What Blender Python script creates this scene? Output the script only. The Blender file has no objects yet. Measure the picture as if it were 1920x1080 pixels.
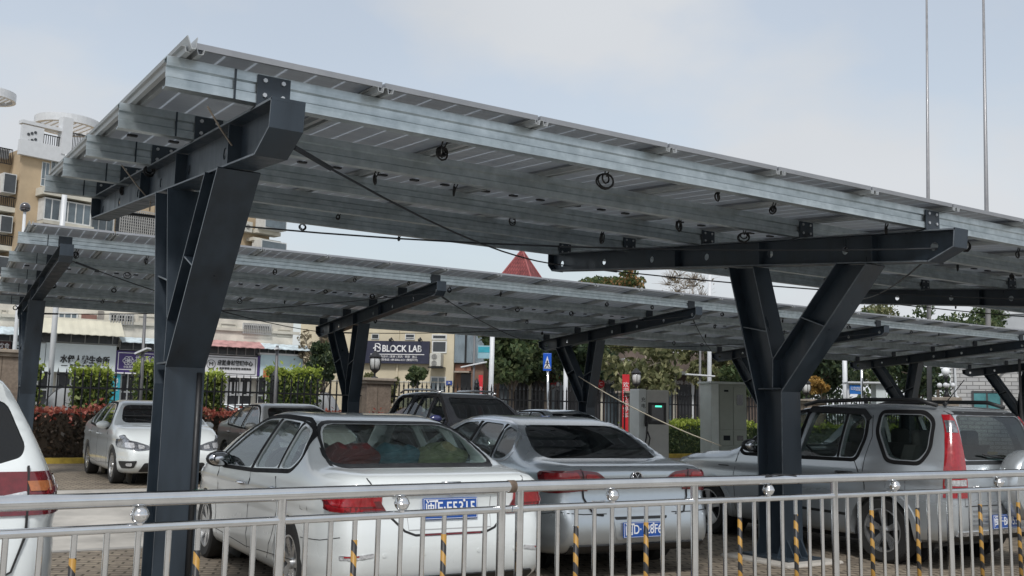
import bpy, bmesh, math, random
import numpy as np
from mathutils import Vector, Matrix
from math import radians, sin, cos, pi, atan2, sqrt
random.seed(7)
S = bpy.context.scene
COL = bpy.context.scene.collection

# ---------------------------------------------------------------- materials
MATS = {}
def nt(name):
    m = bpy.data.materials.new(name); m.use_nodes = True
    n = m.node_tree; n.nodes.clear()
    out = n.nodes.new('ShaderNodeOutputMaterial')
    b = n.nodes.new('ShaderNodeBsdfPrincipled')
    n.links.new(b.outputs[0], out.inputs[0])
    MATS[name] = m
    return m, n, b, out
def ramp(n, src, stops, interp='LINEAR'):
    r = n.nodes.new('ShaderNodeValToRGB'); r.color_ramp.interpolation = interp
    e = r.color_ramp.elements
    while len(e) < len(stops): e.new(0.5)
    for el, (p, c) in zip(e, stops):
        el.position = p; el.color = (c[0], c[1], c[2], 1) if hasattr(c, '__len__') else (c, c, c, 1)
    n.links.new(src, r.inputs[0]); return r
def noise(n, scale, detail=4, rough=0.5, vec=None, coord='Object', stretch=None):
    t = n.nodes.new('ShaderNodeTexNoise'); t.inputs['Scale'].default_value = scale
    t.inputs['Detail'].default_value = detail; t.inputs['Roughness'].default_value = rough
    if vec is None:
        tc = n.nodes.new('ShaderNodeTexCoord'); vec = tc.outputs[coord]
        if coord == 'World':
            pass
    if stretch:
        mp = n.nodes.new('ShaderNodeMapping'); mp.inputs['Scale'].default_value = stretch
        n.links.new(vec, mp.inputs[0]); vec = mp.outputs[0]
    n.links.new(vec, t.inputs['Vector']); return t
def geopos(n):
    g = n.nodes.new('ShaderNodeNewGeometry'); return g.outputs['Position']
def bump(n, b, src, strength=0.3, dist=0.01):
    bp = n.nodes.new('ShaderNodeBump'); bp.inputs['Strength'].default_value = strength
    bp.inputs['Distance'].default_value = dist
    n.links.new(src, bp.inputs['Height']); n.links.new(bp.outputs[0], b.inputs['Normal']); return bp
def mat(name, col, rough=0.5, metal=0.0, var=0.12, scale=3.0, bumpk=0.0, spec=0.5, coat=0.0, stretch=None, rvar=0.1, emit=None):
    if name in MATS: return MATS[name]
    m, n, b, out = nt(name)
    t = noise(n, scale, 5, 0.6, geopos(n), stretch=stretch)
    lo = [max(0, c * (1 - var)) for c in col]; hi = [min(1, c * (1 + var)) for c in col]
    r = ramp(n, t.outputs['Fac'], [(0.3, lo), (0.7, hi)])
    n.links.new(r.outputs[0], b.inputs['Base Color'])
    rr = ramp(n, t.outputs['Fac'], [(0.3, max(0, rough - rvar)), (0.7, min(1, rough + rvar))])
    n.links.new(rr.outputs[0], b.inputs['Roughness'])
    b.inputs['Metallic'].default_value = metal
    b.inputs['Specular IOR Level'].default_value = spec
    b.inputs['Coat Weight'].default_value = coat; b.inputs['Coat Roughness'].default_value = 0.04
    if bumpk: bump(n, b, t.outputs['Fac'], bumpk, 0.01)
    if emit:
        b.inputs['Emission Color'].default_value = (*emit[:3], 1); b.inputs['Emission Strength'].default_value = emit[3]
    return m

# ---------------------------------------------------------------- objects
def link(o, parent=None):
    COL.objects.link(o)
    if parent is not None: o.parent = parent
    return o
def tag(o, label=None, cat=None, group=None, kind=None):
    if label: o['label'] = label
    if cat: o['category'] = cat
    if group: o['group'] = group
    if kind: o['kind'] = kind
    return o
def empty(name, loc=(0, 0, 0), rz=0.0, label=None, cat=None, group=None):
    o = bpy.data.objects.new(name, None); COL.objects.link(o)
    o.location = loc; o.rotation_euler = (0, 0, rz); o.empty_display_size = 0.2
    tag(o, label, cat, group); return o
def meshobj(name, me, parent=None, m=None, smooth=False, loc=None):
    o = bpy.data.objects.new(name, me)
    if m is not None:
        for x in (m if isinstance(m, (list, tuple)) else [m]): me.materials.append(x)
    if smooth: me.polygons.foreach_set('use_smooth', [True] * len(me.polygons))
    link(o, parent)
    if loc: o.location = loc
    return o
class MB:
    """collects geometry; build() links it as ONE mesh"""
    def __init__(self): self.v = []; self.f = []; self.mi = []; self.M = Matrix.Identity(4); self.cur = 0
    def add(self, vs, fs):
        o = len(self.v); self.v += [tuple(self.M @ Vector(p)) for p in vs]
        self.f += [tuple(i + o for i in f) for f in fs]; self.mi += [self.cur] * len(fs)
    def box(self, x0, x1, y0, y1, z0, z1):
        vs = [(x, y, z) for z in (z0, z1) for x, y in ((x0, y0), (x1, y0), (x1, y1), (x0, y1))]
        self.add(vs, [(3, 2, 1, 0), (4, 5, 6, 7), (0, 1, 5, 4), (1, 2, 6, 5), (2, 3, 7, 6), (3, 0, 4, 7)])
    def bbox(self, x0, x1, y0, y1, z0, z1, b=0.01):
        """box with chamfered vertical + horizontal edges"""
        bm = bmesh.new(); bmesh.ops.create_cube(bm, size=1)
        for v in bm.verts: v.co = Vector(((x0 + x1) / 2 + v.co.x * (x1 - x0), (y0 + y1) / 2 + v.co.y * (y1 - y0), (z0 + z1) / 2 + v.co.z * (z1 - z0)))
        bmesh.ops.bevel(bm, geom=bm.edges[:], offset=b, segments=2, affect='EDGES', profile=0.5)
        bm.verts.index_update(); self.add([v.co[:] for v in bm.verts], [[v.index for v in f.verts] for f in bm.faces]); bm.free()
    def prism(self, pts, axis, a, b):
        """polygon pts (2D) extruded along axis from a to b"""
        def P(p, t):
            return {'x': (t, p[0], p[1]), 'y': (p[0], t, p[1]), 'z': (p[0], p[1], t)}[axis]
        n = len(pts); vs = [P(p, a) for p in pts] + [P(p, b) for p in pts]
        fs = [tuple(range(n - 1, -1, -1)), tuple(range(n, 2 * n))] + [(i, (i + 1) % n, (i + 1) % n + n, i + n) for i in range(n)]
        self.add(vs, fs)
    def cyl(self, p, q, r, r2=None, n=12, caps=True):
        p, q = Vector(p), Vector(q); r2 = r if r2 is None else r2; d = (q - p).normalized()
        u = d.orthogonal().normalized(); w = d.cross(u)
        vs = [tuple(c + (u * cos(2 * pi * i / n) + w * sin(2 * pi * i / n)) * rr) for c, rr in ((p, r), (q, r2)) for i in range(n)]
        fs = [(i, (i + 1) % n, (i + 1) % n + n, i + n) for i in range(n)]
        if caps: fs += [tuple(range(n - 1, -1, -1)), tuple(range(n, 2 * n))]
        self.add(vs, fs)
    def tube(self, pts, r, n=8, radii=None):
        pts = [Vector(p) for p in pts]; vs = []; u = None
        for i, p in enumerate(pts):
            d = (pts[min(i + 1, len(pts) - 1)] - pts[max(i - 1, 0)]).normalized()
            u = d.orthogonal().normalized() if u is None else (u - d * u.dot(d)).normalized()
            w = d.cross(u); rr = radii[i] if radii else r
            vs += [tuple(p + (u * cos(2 * pi * k / n) + w * sin(2 * pi * k / n)) * rr) for k in range(n)]
        fs = [(i * n + k, i * n + (k + 1) % n, (i + 1) * n + (k + 1) % n, (i + 1) * n + k) for i in range(len(pts) - 1) for k in range(n)]
        fs += [tuple(range(n - 1, -1, -1)), tuple(range((len(pts) - 1) * n, len(pts) * n))]
        self.add(vs, fs)
    def ball(self, c, r, n=12, sc=(1, 1, 1)):
        vs = []; m = n // 2
        for j in range(1, m):
            for i in range(n):
                t = pi * j / m; a = 2 * pi * i / n
                vs.append((c[0] + r * sc[0] * sin(t) * cos(a), c[1] + r * sc[1] * sin(t) * sin(a), c[2] + r * sc[2] * cos(t)))
        top = len(vs); vs += [(c[0], c[1], c[2] + r * sc[2]), (c[0], c[1], c[2] - r * sc[2])]
        fs = [(j * n + i, (j + 1) * n + i, (j + 1) * n + (i + 1) % n, j * n + (i + 1) % n) for j in range(m - 2) for i in range(n)]
        fs += [(top, i, (i + 1) % n) for i in range(n)] + [(top + 1, (m - 2) * n + (i + 1) % n, (m - 2) * n + i) for i in range(n)]
        self.add(vs, fs)
    def lathe(self, prof, c=(0, 0, 0), n=16, axis='z', caps=True):
        vs = []
        for r, h in prof:
            for i in range(n):
                a = 2 * pi * i / n
                vs.append({'z': (c[0] + r * cos(a), c[1] + r * sin(a), c[2] + h), 'x': (c[0] + h, c[1] + r * cos(a), c[2] + r * sin(a))}[axis])
        m = len(prof)
        fs = [(j * n + i, j * n + (i + 1) % n, (j + 1) * n + (i + 1) % n, (j + 1) * n + i) for j in range(m - 1) for i in range(n)]
        if caps: fs += [tuple(range(n - 1, -1, -1)), tuple(range((m - 1) * n, m * n))]
        else: fs += [((m - 1) * n + i, (m - 1) * n + (i + 1) % n, (i + 1) % n, i) for i in range(n)]
        self.add(vs, fs)
    def quad(self, a, b, c, d): self.add([a, b, c, d], [(0, 1, 2, 3)])
    def build(self, name, m, parent=None, smooth=False, loc=None):
        me = bpy.data.meshes.new(name); me.from_pydata(self.v, [], self.f)
        me.polygons.foreach_set('material_index', self.mi); me.update()
        bm = bmesh.new(); bm.from_mesh(me); bmesh.ops.recalc_face_normals(bm, faces=bm.faces); bm.to_mesh(me); bm.free()
        if smooth == 'auto':
            me.polygons.foreach_set('use_smooth', [True] * len(me.polygons))
            o = meshobj(name, me, parent, m, False, loc); me.set_sharp_from_angle(angle=radians(35)); return o
        return meshobj(name, me, parent, m, smooth, loc)
def copy_tree(o, parent=None):
    c = o.copy(); COL.objects.link(c)
    if parent is not None: c.parent = parent
    for ch in list(o.children): copy_tree(ch, c)
    return c
def text_mesh(body, size, depth=0.002, align='CENTER', bold=0.0, space=1.0):
    cu = bpy.data.curves.new('t', 'FONT'); cu.body = body; cu.size = size; cu.extrude = depth
    cu.align_x = align; cu.align_y = 'CENTER'; cu.offset = bold; cu.space_character = space
    o = bpy.data.objects.new('t', cu); COL.objects.link(o)
    dg = bpy.context.evaluated_depsgraph_get(); dg.update()
    me = bpy.data.meshes.new_from_object(o.evaluated_get(dg))
    bpy.data.objects.remove(o); bpy.data.curves.remove(cu)
    return me
def text_obj(name, body, size, m, parent, M, depth=0.002, bold=0.0, space=1.0, width=None):
    """M maps text plane (x right, y up, z toward the reader) into the parent"""
    me = text_mesh(body, size, depth, 'CENTER', bold, space)
    if width and len(me.vertices):
        xs = [v.co.x for v in me.vertices]; k = width / max(1e-6, max(xs) - min(xs)); me.transform(Matrix.Diagonal((k, 1, 1, 1)))
    me.transform(M); return meshobj(name, me, parent, m)
# ---------------------------------------------------------------- cars
def chaikin(pts, it=2, keep=0.25):
    for _ in range(it):
        q = []
        for i in range(len(pts)):
            a, b = pts[i], pts[(i + 1) % len(pts)]
            q.append((a[0] * (1 - keep) + b[0] * keep, a[1] * (1 - keep) + b[1] * keep))
            q.append((a[0] * keep + b[0] * (1 - keep), a[1] * keep + b[1] * (1 - keep)))
        pts = q
    return pts
def rpoly(pts, r=0.03, n=4):
    out = []; N = len(pts)
    for i in range(N):
        p = Vector(pts[i]); a = Vector(pts[i - 1]); b = Vector(pts[(i + 1) % N])
        da = (a - p); db = (b - p); rr = min(r, da.length * .45, db.length * .45)
        A = p + da.normalized() * rr; B = p + db.normalized() * rr
        for k in range(n + 1):
            t = k / n; out.append(tuple(A * (1 - t) ** 2 + p * 2 * t * (1 - t) + B * t * t))
    return out
def poly_sdf(poly, y, z):
    P = np.array(poly); d = np.full(y.shape, 1e9); inside = np.zeros(y.shape, bool); n = len(P)
    for i in range(n):
        a = P[i]; b = P[(i + 1) % n]; e = b - a
        wy = y - a[0]; wz = z - a[1]
        t = np.clip((wy * e[0] + wz * e[1]) / (e @ e + 1e-12), 0, 1)
        d = np.minimum(d, (wy - e[0] * t) ** 2 + (wz - e[1] * t) ** 2)
        c = ((a[1] > z) != (b[1] > z)) & (y < (b[0] - a[0]) * (z - a[1]) / (b[1] - a[1] + 1e-12) + a[0])
        inside ^= c
    d = np.sqrt(d); return np.where(inside, -d, d)
class Body:
    """solid of a car: side silhouette crossed with a width law W(y,z), edges rounded by k"""
    def __init__(s, poly, W, k=0.10, inset=0.0):
        s.poly = chaikin(poly, 2); s.W = W; s.k = k; s.inset = inset; ys = [q[0] for q in poly]; s.ymid = (min(ys) + max(ys)) / 2
    def sdf(s, p):
        x, y, z = p[..., 0], p[..., 1], p[..., 2]
        a = poly_sdf(s.poly, y, z); b = np.abs(x) - s.W(y, z)
        # plan rounding of nose and tail comes in through W
        k = s.k; h = np.clip(0.5 + 0.5 * (a - b) / k, 0, 1)
        return b * (1 - h) + a * h + k * h * (1 - h) + s.inset
    def hit(s, o, d, tmax=3.0):
        o = np.array(o, float); d = np.array(d, float)
        lo = np.zeros(o.shape[0]); hi = np.full(o.shape[0], tmax)
        for _ in range(22):
            m = (lo + hi) / 2; v = s.sdf(o + d * m[:, None]) < 0
            lo = np.where(v, m, lo); hi = np.where(v, hi, m)
        return o + d * lo[:, None]
    def grad(s, p):
        e = 2e-3; g = np.zeros_like(p)
        for i in range(3):
            q = p.copy(); q[:, i] += e; r = p.copy(); r[:, i] -= e
            g[:, i] = s.sdf(q) - s.sdf(r)
        return g / (np.linalg.norm(g, axis=1)[:, None] + 1e-9)
    def mesh(s, y0, y1, zc, ny=100, nt=112, nc=38):
        o = []; d = []
        for j in range(nc):                         # tail cap
            ph = pi / 2 * (1 - (j + .5) / nc)
            for i in range(nt):
                t = 2 * pi * i / nt; o.append((0, y0, zc)); d.append((cos(ph) * sin(t), -sin(ph), cos(ph) * cos(t)))
        for j in range(ny + 1):
            y = y0 + (y1 - y0) * j / ny
            for i in range(nt):
                t = 2 * pi * i / nt; o.append((0, y, zc)); d.append((sin(t), 0, cos(t)))
        for j in range(nc):
            ph = pi / 2 * (j + .5) / nc
            for i in range(nt):
                t = 2 * pi * i / nt; o.append((0, y1, zc)); d.append((cos(ph) * sin(t), sin(ph), cos(ph) * cos(t)))
        o += [(0, y0, zc), (0, y1, zc)]; d += [(0, -1, 0), (0, 1, 0)]
        P = s.hit(o, d); rings = 2 * nc + ny + 1
        fs = [(j * nt + i, (j + 1) * nt + i, (j + 1) * nt + (i + 1) % nt, j * nt + (i + 1) % nt) for j in range(rings - 1) for i in range(nt)]
        a = rings * nt
        fs += [(a, i, (i + 1) % nt) for i in range(nt)] + [(a + 1, (rings - 1) * nt + (i + 1) % nt, (rings - 1) * nt + i) for i in range(nt)]
        me = bpy.data.meshes.new('m'); me.from_pydata([tuple(p) for p in P], [], fs)
        bm = bmesh.new(); bm.from_mesh(me); bmesh.ops.recalc_face_normals(bm, faces=bm.faces); bm.to_mesh(me); bm.free()
        return me
    def patch(s, poly, view, off=0.004, thick=0.012, step=0.05, r=0.0, sign=1):
        """solid patch lying on the body: poly in (y,z) for 'side', (x,z) for 'rear'/'front', (x,y) for 'top'"""
        if r: poly = rpoly(poly, r)
        bm = bmesh.new(); vs = [bm.verts.new((p[0], p[1], 0)) for p in poly]; bm.faces.new(vs)
        xs = [p[0] for p in poly]; ys = [p[1] for p in poly]
        for ax, lo, hi in ((0, min(xs), max(xs)), (1, min(ys), max(ys))):
            k = math.floor(lo / step) + 1
            while k * step < hi:
                co = [0, 0, 0]; no = [0, 0, 0]; co[ax] = k * step; no[ax] = 1
                bmesh.ops.bisect_plane(bm, geom=bm.verts[:] + bm.edges[:] + bm.faces[:], plane_co=co, plane_no=no, dist=1e-4); k += 1
        bm.verts.index_update()
        q = np.array([v.co[:2] for v in bm.verts]); n = len(q); fs = [[v.index for v in f.verts] for f in bm.faces]
        be = [tuple(v.index for v in e.verts) for e in bm.edges if len(e.link_faces) == 1]; bm.free()
        z = np.zeros(n); one = np.ones(n)
        if view == 'side': o = np.stack([z, q[:, 0], q[:, 1]], 1); d = np.stack([one * sign, z, z], 1)
        elif view == 'rear': o = np.stack([q[:, 0], one * s.ym, q[:, 1]], 1); d = np.stack([z, -one, z], 1)
        elif view == 'front': o = np.stack([q[:, 0], one * s.ymf, q[:, 1]], 1); d = np.stack([z, one, z], 1)
        else: o = np.stack([q[:, 0], q[:, 1], one * 0.7], 1); d = np.stack([z, z, one], 1)
        for it in range(90):                          # keep ray starts inside the body
            bad = s.sdf(o) > -.004
            if not bad.any(): break
            if view == 'side': o[bad, 1] += np.where(o[bad, 1] < s.ymid, .006, -.006)
            elif view in ('rear', 'front'): o[bad, 1] += .02 if view == 'rear' else -.02
            
            else: break
        bad = s.sdf(o) > -.004
        if bad.any() and view in ('rear', 'front'):
            o[bad, 1] = s.ymid
            for it in range(60):
                bad = s.sdf(o) > -.004
                if not bad.any(): break
                o[bad, 0] *= .99
        P = s.hit(o, d); g = s.grad(P)
        A = P + g * off; B = P + g * (off - thick)
        v = [tuple(p) for p in A] + [tuple(p) for p in B]
        F = [tuple(f) for f in fs] + [tuple(i + n for i in reversed(f)) for f in fs] + [(a, b, b + n, a + n) for a, b in be]
        return v, F
def pobj(body, name, polys, m, parent, view, off=0.004, thick=0.012, step=0.05, r=0.0, signs=(1,)):
    V = []; F = []
    if not isinstance(polys[0][0], (list, tuple)): polys = [polys]
    for poly in polys:
        for sg in signs:
            v, f = body.patch(poly, view, off, thick, step, r, sg)
            if view == 'side' and False: pass
            F += [tuple(i + len(V) for i in q) for q in f]; V += v
    me = bpy.data.meshes.new(name); me.from_pydata(V, [], F)
    bm = bmesh.new(); bm.from_mesh(me); bmesh.ops.recalc_face_normals(bm, faces=bm.faces); bm.to_mesh(me); bm.free()
    me.polygons.foreach_set('use_smooth', [True] * len(me.polygons))
    o = meshobj(name, me, parent, m); me.set_sharp_from_angle(angle=radians(50)); return o
def corner_lamp(B, name, levels, m, parent, sg, c=(.52, .42), off=.012, thick=.035, n=14, front=False):
    """lamp wrapped round a body corner; levels = [(z, angle0, angle1)], 0 deg = side, 90 deg = tail (or nose)"""
    zs = []; 
    for a, b in zip(levels, levels[1:]):
        k = max(2, int(abs(b[0] - a[0]) / .03))
        zs += [tuple(a[j] + (b[j] - a[j]) * i / k for j in range(3)) for i in range(k)]
    zs.append(levels[-1]); o = []; d = []; fy = 1 if front else -1
    for z, a0, a1 in zs:
        for i in range(n):
            a = radians(a0 + (a1 - a0) * i / (n - 1)); o.append((sg * c[0], c[1], z)); d.append((sg * cos(a), fy * sin(a), 0))
    o = np.array(o); P = B.hit(o, d); g = B.grad(P); A = P + g * off; Q = P + g * (off - thick); N = len(A); r = len(zs)
    F = []
    for j in range(r - 1):
        for i in range(n - 1): a = j * n + i; F += [(a, a + 1, a + n + 1, a + n), (a + N + n, a + N + n + 1, a + N + 1, a + N)]
    ring = [i for i in range(n)] + [j * n + n - 1 for j in range(1, r)] + [(r - 1) * n + i for i in range(n - 2, -1, -1)] + [j * n for j in range(r - 2, 0, -1)]
    for a, b in zip(ring, ring[1:] + ring[:1]): F.append((a, b, b + N, a + N))
    me = bpy.data.meshes.new(name); me.from_pydata([tuple(p) for p in A] + [tuple(p) for p in Q], [], F)
    bm = bmesh.new(); bm.from_mesh(me); bmesh.ops.recalc_face_normals(bm, faces=bm.faces); bm.to_mesh(me); bm.free()
    me.polygons.foreach_set('use_smooth', [True] * len(me.polygons)); ob = meshobj(name, me, parent, m); me.set_sharp_from_angle(angle=radians(50)); return ob
def line_poly(pts, w):
    """thin strip polygon round an open polyline"""
    pts = [Vector(p) for p in pts]; L = []; R = []
    for i, p in enumerate(pts):
        d = (pts[min(i + 1, len(pts) - 1)] - pts[max(i - 1, 0)]).normalized(); n = Vector((-d.y, d.x)) * w / 2
        L.append(tuple(p + n)); R.append(tuple(p - n))
    return L + R[::-1]
def boolean(me, cutters):
    o = bpy.data.objects.new('tmpb', me); COL.objects.link(o); cs = []
    for c in cutters:
        co = bpy.data.objects.new('tmpc', c); COL.objects.link(co); cs.append(co)
        md = o.modifiers.new('b', 'BOOLEAN'); md.operation = 'DIFFERENCE'; md.object = co; md.solver = 'MANIFOLD' if MANI else 'EXACT'
    dg = bpy.context.evaluated_depsgraph_get(); dg.update()
    r = bpy.data.meshes.new_from_object(o.evaluated_get(dg))
    bpy.data.objects.remove(o)
    for c in cs: bpy.data.objects.remove(c)
    return r
MANI = True
def mbmesh(mb):
    me = bpy.data.meshes.new('c'); me.from_pydata(mb.v, [], mb.f)
    bm = bmesh.new(); bm.from_mesh(me); bmesh.ops.recalc_face_normals(bm, faces=bm.faces); bm.to_mesh(me); bm.free(); return me

def glass_mat(name, tint, alpha, rough=0.02):
    m, n, b, out = nt(name)
    n.nodes.remove(b)
    tr = n.nodes.new('ShaderNodeBsdfTransparent'); tr.inputs[0].default_value = (*tint, 1)
    gl = n.nodes.new('ShaderNodeBsdfGlossy'); gl.inputs['Roughness'].default_value = rough; gl.inputs[0].default_value = (1, 1, 1, 1)
    df = n.nodes.new('ShaderNodeBsdfDiffuse'); df.inputs[0].default_value = (0.012, 0.014, 0.016, 1)
    fr = n.nodes.new('ShaderNodeFresnel'); fr.inputs[0].default_value = 1.5
    mx = n.nodes.new('ShaderNodeMixShader'); mx.inputs[0].default_value = alpha
    n.links.new(tr.outputs[0], mx.inputs[1]); n.links.new(df.outputs[0], mx.inputs[2])
    gg = n.nodes.new('ShaderNodeNewGeometry'); sb = n.nodes.new('ShaderNodeMath'); sb.operation = 'SUBTRACT'; sb.inputs[0].default_value = 1; n.links.new(gg.outputs['Backfacing'], sb.inputs[1])
    ml = n.nodes.new('ShaderNodeMath'); ml.operation = 'MULTIPLY'; n.links.new(fr.outputs[0], ml.inputs[0]); n.links.new(sb.outputs[0], ml.inputs[1])
    m2 = n.nodes.new('ShaderNodeMixShader'); n.links.new(ml.outputs[0], m2.inputs[0])
    n.links.new(mx.outputs[0], m2.inputs[1]); n.links.new(gl.outputs[0], m2.inputs[2])
    n.links.new(m2.outputs[0], out.inputs[0]); return m
def paint(name, col, metal=0.0, rough=0.3):
    m, n, b, out = nt(name)
    g = geopos(n)
    t = noise(n, 2.2, 6, 0.6, g)
    sep = n.nodes.new('ShaderNodeSeparateXYZ'); n.links.new(g, sep.inputs[0])
    # road dust settles low on the bodywork
    mr = n.nodes.new('ShaderNodeMapRange'); mr.inputs[1].default_value = 0.2; mr.inputs[2].default_value = 0.75; mr.inputs[3].default_value = 0.42; mr.inputs[4].default_value = 0.04
    n.links.new(sep.outputs[2], mr.inputs[0])
    mu = n.nodes.new('ShaderNodeMath'); mu.operation = 'MULTIPLY'; n.links.new(mr.outputs[0], mu.inputs[0]); n.links.new(t.outputs['Fac'], mu.inputs[1])
    mx = n.nodes.new('ShaderNodeMixRGB'); mx.inputs[1].default_value = (*col, 1); mx.inputs[2].default_value = (0.24, 0.21, 0.17, 1)
    n.links.new(mu.outputs[0], mx.inputs[0]); n.links.new(mx.outputs[0], b.inputs['Base Color'])
    rr = n.nodes.new('ShaderNodeMath'); rr.operation = 'ADD'; rr.inputs[1].default_value = rough
    n.links.new(mu.outputs[0], rr.inputs[0]); n.links.new(rr.outputs[0], b.inputs['Roughness'])
    b.inputs['Metallic'].default_value = metal
    b.inputs['Coat Weight'].default_value = 0.8; b.inputs['Coat Roughness'].default_value = 0.05
    return m
M_TYRE = mat('tyre_rubber', (0.022, 0.022, 0.022), 0.8, scale=12)
M_RIM = mat('alloy', (0.52, 0.53, 0.54), 0.32, 0.85, scale=8)
M_DARK = mat('dark_plastic', (0.018, 0.019, 0.021), 0.5, scale=10)
M_TRIM = mat('rubber_trim', (0.014, 0.014, 0.015), 0.7, spec=.15, scale=10)
M_SEAM = mat('panel_gap', (0.012, 0.012, 0.013), 0.7, scale=10)
M_CHROME = mat('chrome', (0.8, 0.8, 0.82), 0.12, 1.0, 0.03, 5)
M_INT = mat('cabin_trim', (0.09, 0.088, 0.085), 0.8, scale=8)
M_SEAT = mat('seat_fabric', (0.16, 0.155, 0.15), 0.85, scale=14)
M_RED = mat('red_lens', (0.30, 0.010, 0.016), 0.12, 0.0, 0.25, 30, coat=1.0)
M_RED2 = mat('dark_red_lens', (0.12, 0.007, 0.012), 0.12, 0.0, 0.25, 30, coat=1.0)
M_CLEAR = mat('clear_lens', (0.55, 0.56, 0.58), 0.1, 0.3, 0.4, 40, coat=1.0)
M_AMBER = mat('amber_lens', (0.36, 0.12, 0.04), 0.15, 0.0, 0.2, 40, coat=1.0)
M_HEAD = mat('headlight_lens', (0.20, 0.21, 0.23), 0.08, 0.5, 0.7, 22, coat=1.0)
M_PLATE = mat('plate_blue', (0.012, 0.075, 0.33), 0.35, 0.0, 0.06, 10)
M_PWHITE = mat('plate_white', (0.78, 0.8, 0.82), 0.4, 0.0, 0.03, 10)
M_GL = glass_mat('tinted_glass', (0.74, 0.78, 0.77), 0.10)
M_GLD = glass_mat('dark_tinted_glass', (0.4, 0.42, 0.42), 0.5)
M_GLC = glass_mat('clear_glass', (0.86, 0.90, 0.89), 0.03)
M_GLS = glass_mat('rear_window_glass', (0.90, 0.95, 0.93), 0.01)
M_MIRROR = mat('mirror_glass', (0.7, 0.72, 0.75), 0.03, 1.0, 0.02, 5)

def wheel(root, x, y, r, w, side, spokes=7, mrim=None, twin=False, name='wheel'):
    """wheel > tyre mesh carries rim and hub as sub-parts; side = +1 faces +x"""
    mb = MB(); prof = [(r * .66, -w * .46), (r * .90, -w * .5), (r * .975, -w * .42), (r, -w * .2), (r, w * .2), (r * .975, w * .42), (r * .90, w * .5), (r * .66, w * .46)]
    prof.append((r * .62, w * .40)); prof.insert(0, (r * .62, -w * .40)); mb.lathe(prof, (x, y, r), 40, 'x', False)
    ty = mb.build(name, M_TYRE, root, 'auto')
    rim = MB(); R = r * .665; xo = x + side * w * .40
    # barrel
    n = 40
    for (ra, xa, rb, xb) in ((R, xo + side * .012, R * .93, xo + side * .012), (R * .93, xo + side * .012, R * .88, xo - side * .09)):
        vs = [(xx, y + rr * cos(2 * pi * i / n), r + rr * sin(2 * pi * i / n)) for rr, xx in ((ra, xa), (rb, xb)) for i in range(n)]
        rim.add(vs, [(i, (i + 1) % n, (i + 1) % n + n, i + n) for i in range(n)])
    for k in range(spokes):
        a0 = 2 * pi * k / spokes + .3
        for da in ((-.11, .11) if twin else (0,)):
            wd = .045 if twin else .085
            a = a0 + da
            def P(rr, t, xx): return (xx, y + rr * cos(a) - t * sin(a), r + rr * sin(a) + t * cos(a))
            q = [P(R * .16, -wd * .5 * r * 2, xo - side * .015), P(R * .16, wd * .5 * r * 2, xo - side * .015), P(R * .92, wd * .62 * r * 2.3, xo + side * .004), P(R * .92, -wd * .62 * r * 2.3, xo + side * .004)]
            q2 = [(p[0] - side * .035, p[1], p[2]) for p in q]
            rim.add(q + q2, [(0, 1, 2, 3), (7, 6, 5, 4), (0, 4, 5, 1), (1, 5, 6, 2), (2, 6, 7, 3), (3, 7, 4, 0)])
    rim.cyl((xo - side * .05, y, r), (xo + side * .004, y, r), R * .22, R * .17, 20)
    rim.build('rim', mrim or M_RIM, ty, 'auto')
    bk = MB(); bk.cyl((xo - side * .10, y, r), (xo - side * .07, y, r), R * .86, n=28)
    bk.build('brake_disc', M_DARK, ty)
    return ty
def arch(W, y, r, wh):
    mb = MB(); mb.cyl((W - wh, y, r * .98), (W + .3, y, r * .98), r * 1.13, n=40); a = mbmesh(mb)
    mb = MB(); mb.cyl((-W - .3, y, r * .98), (-W + wh, y, r * .98), r * 1.13, n=40); return [a, mbmesh(mb)]
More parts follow.
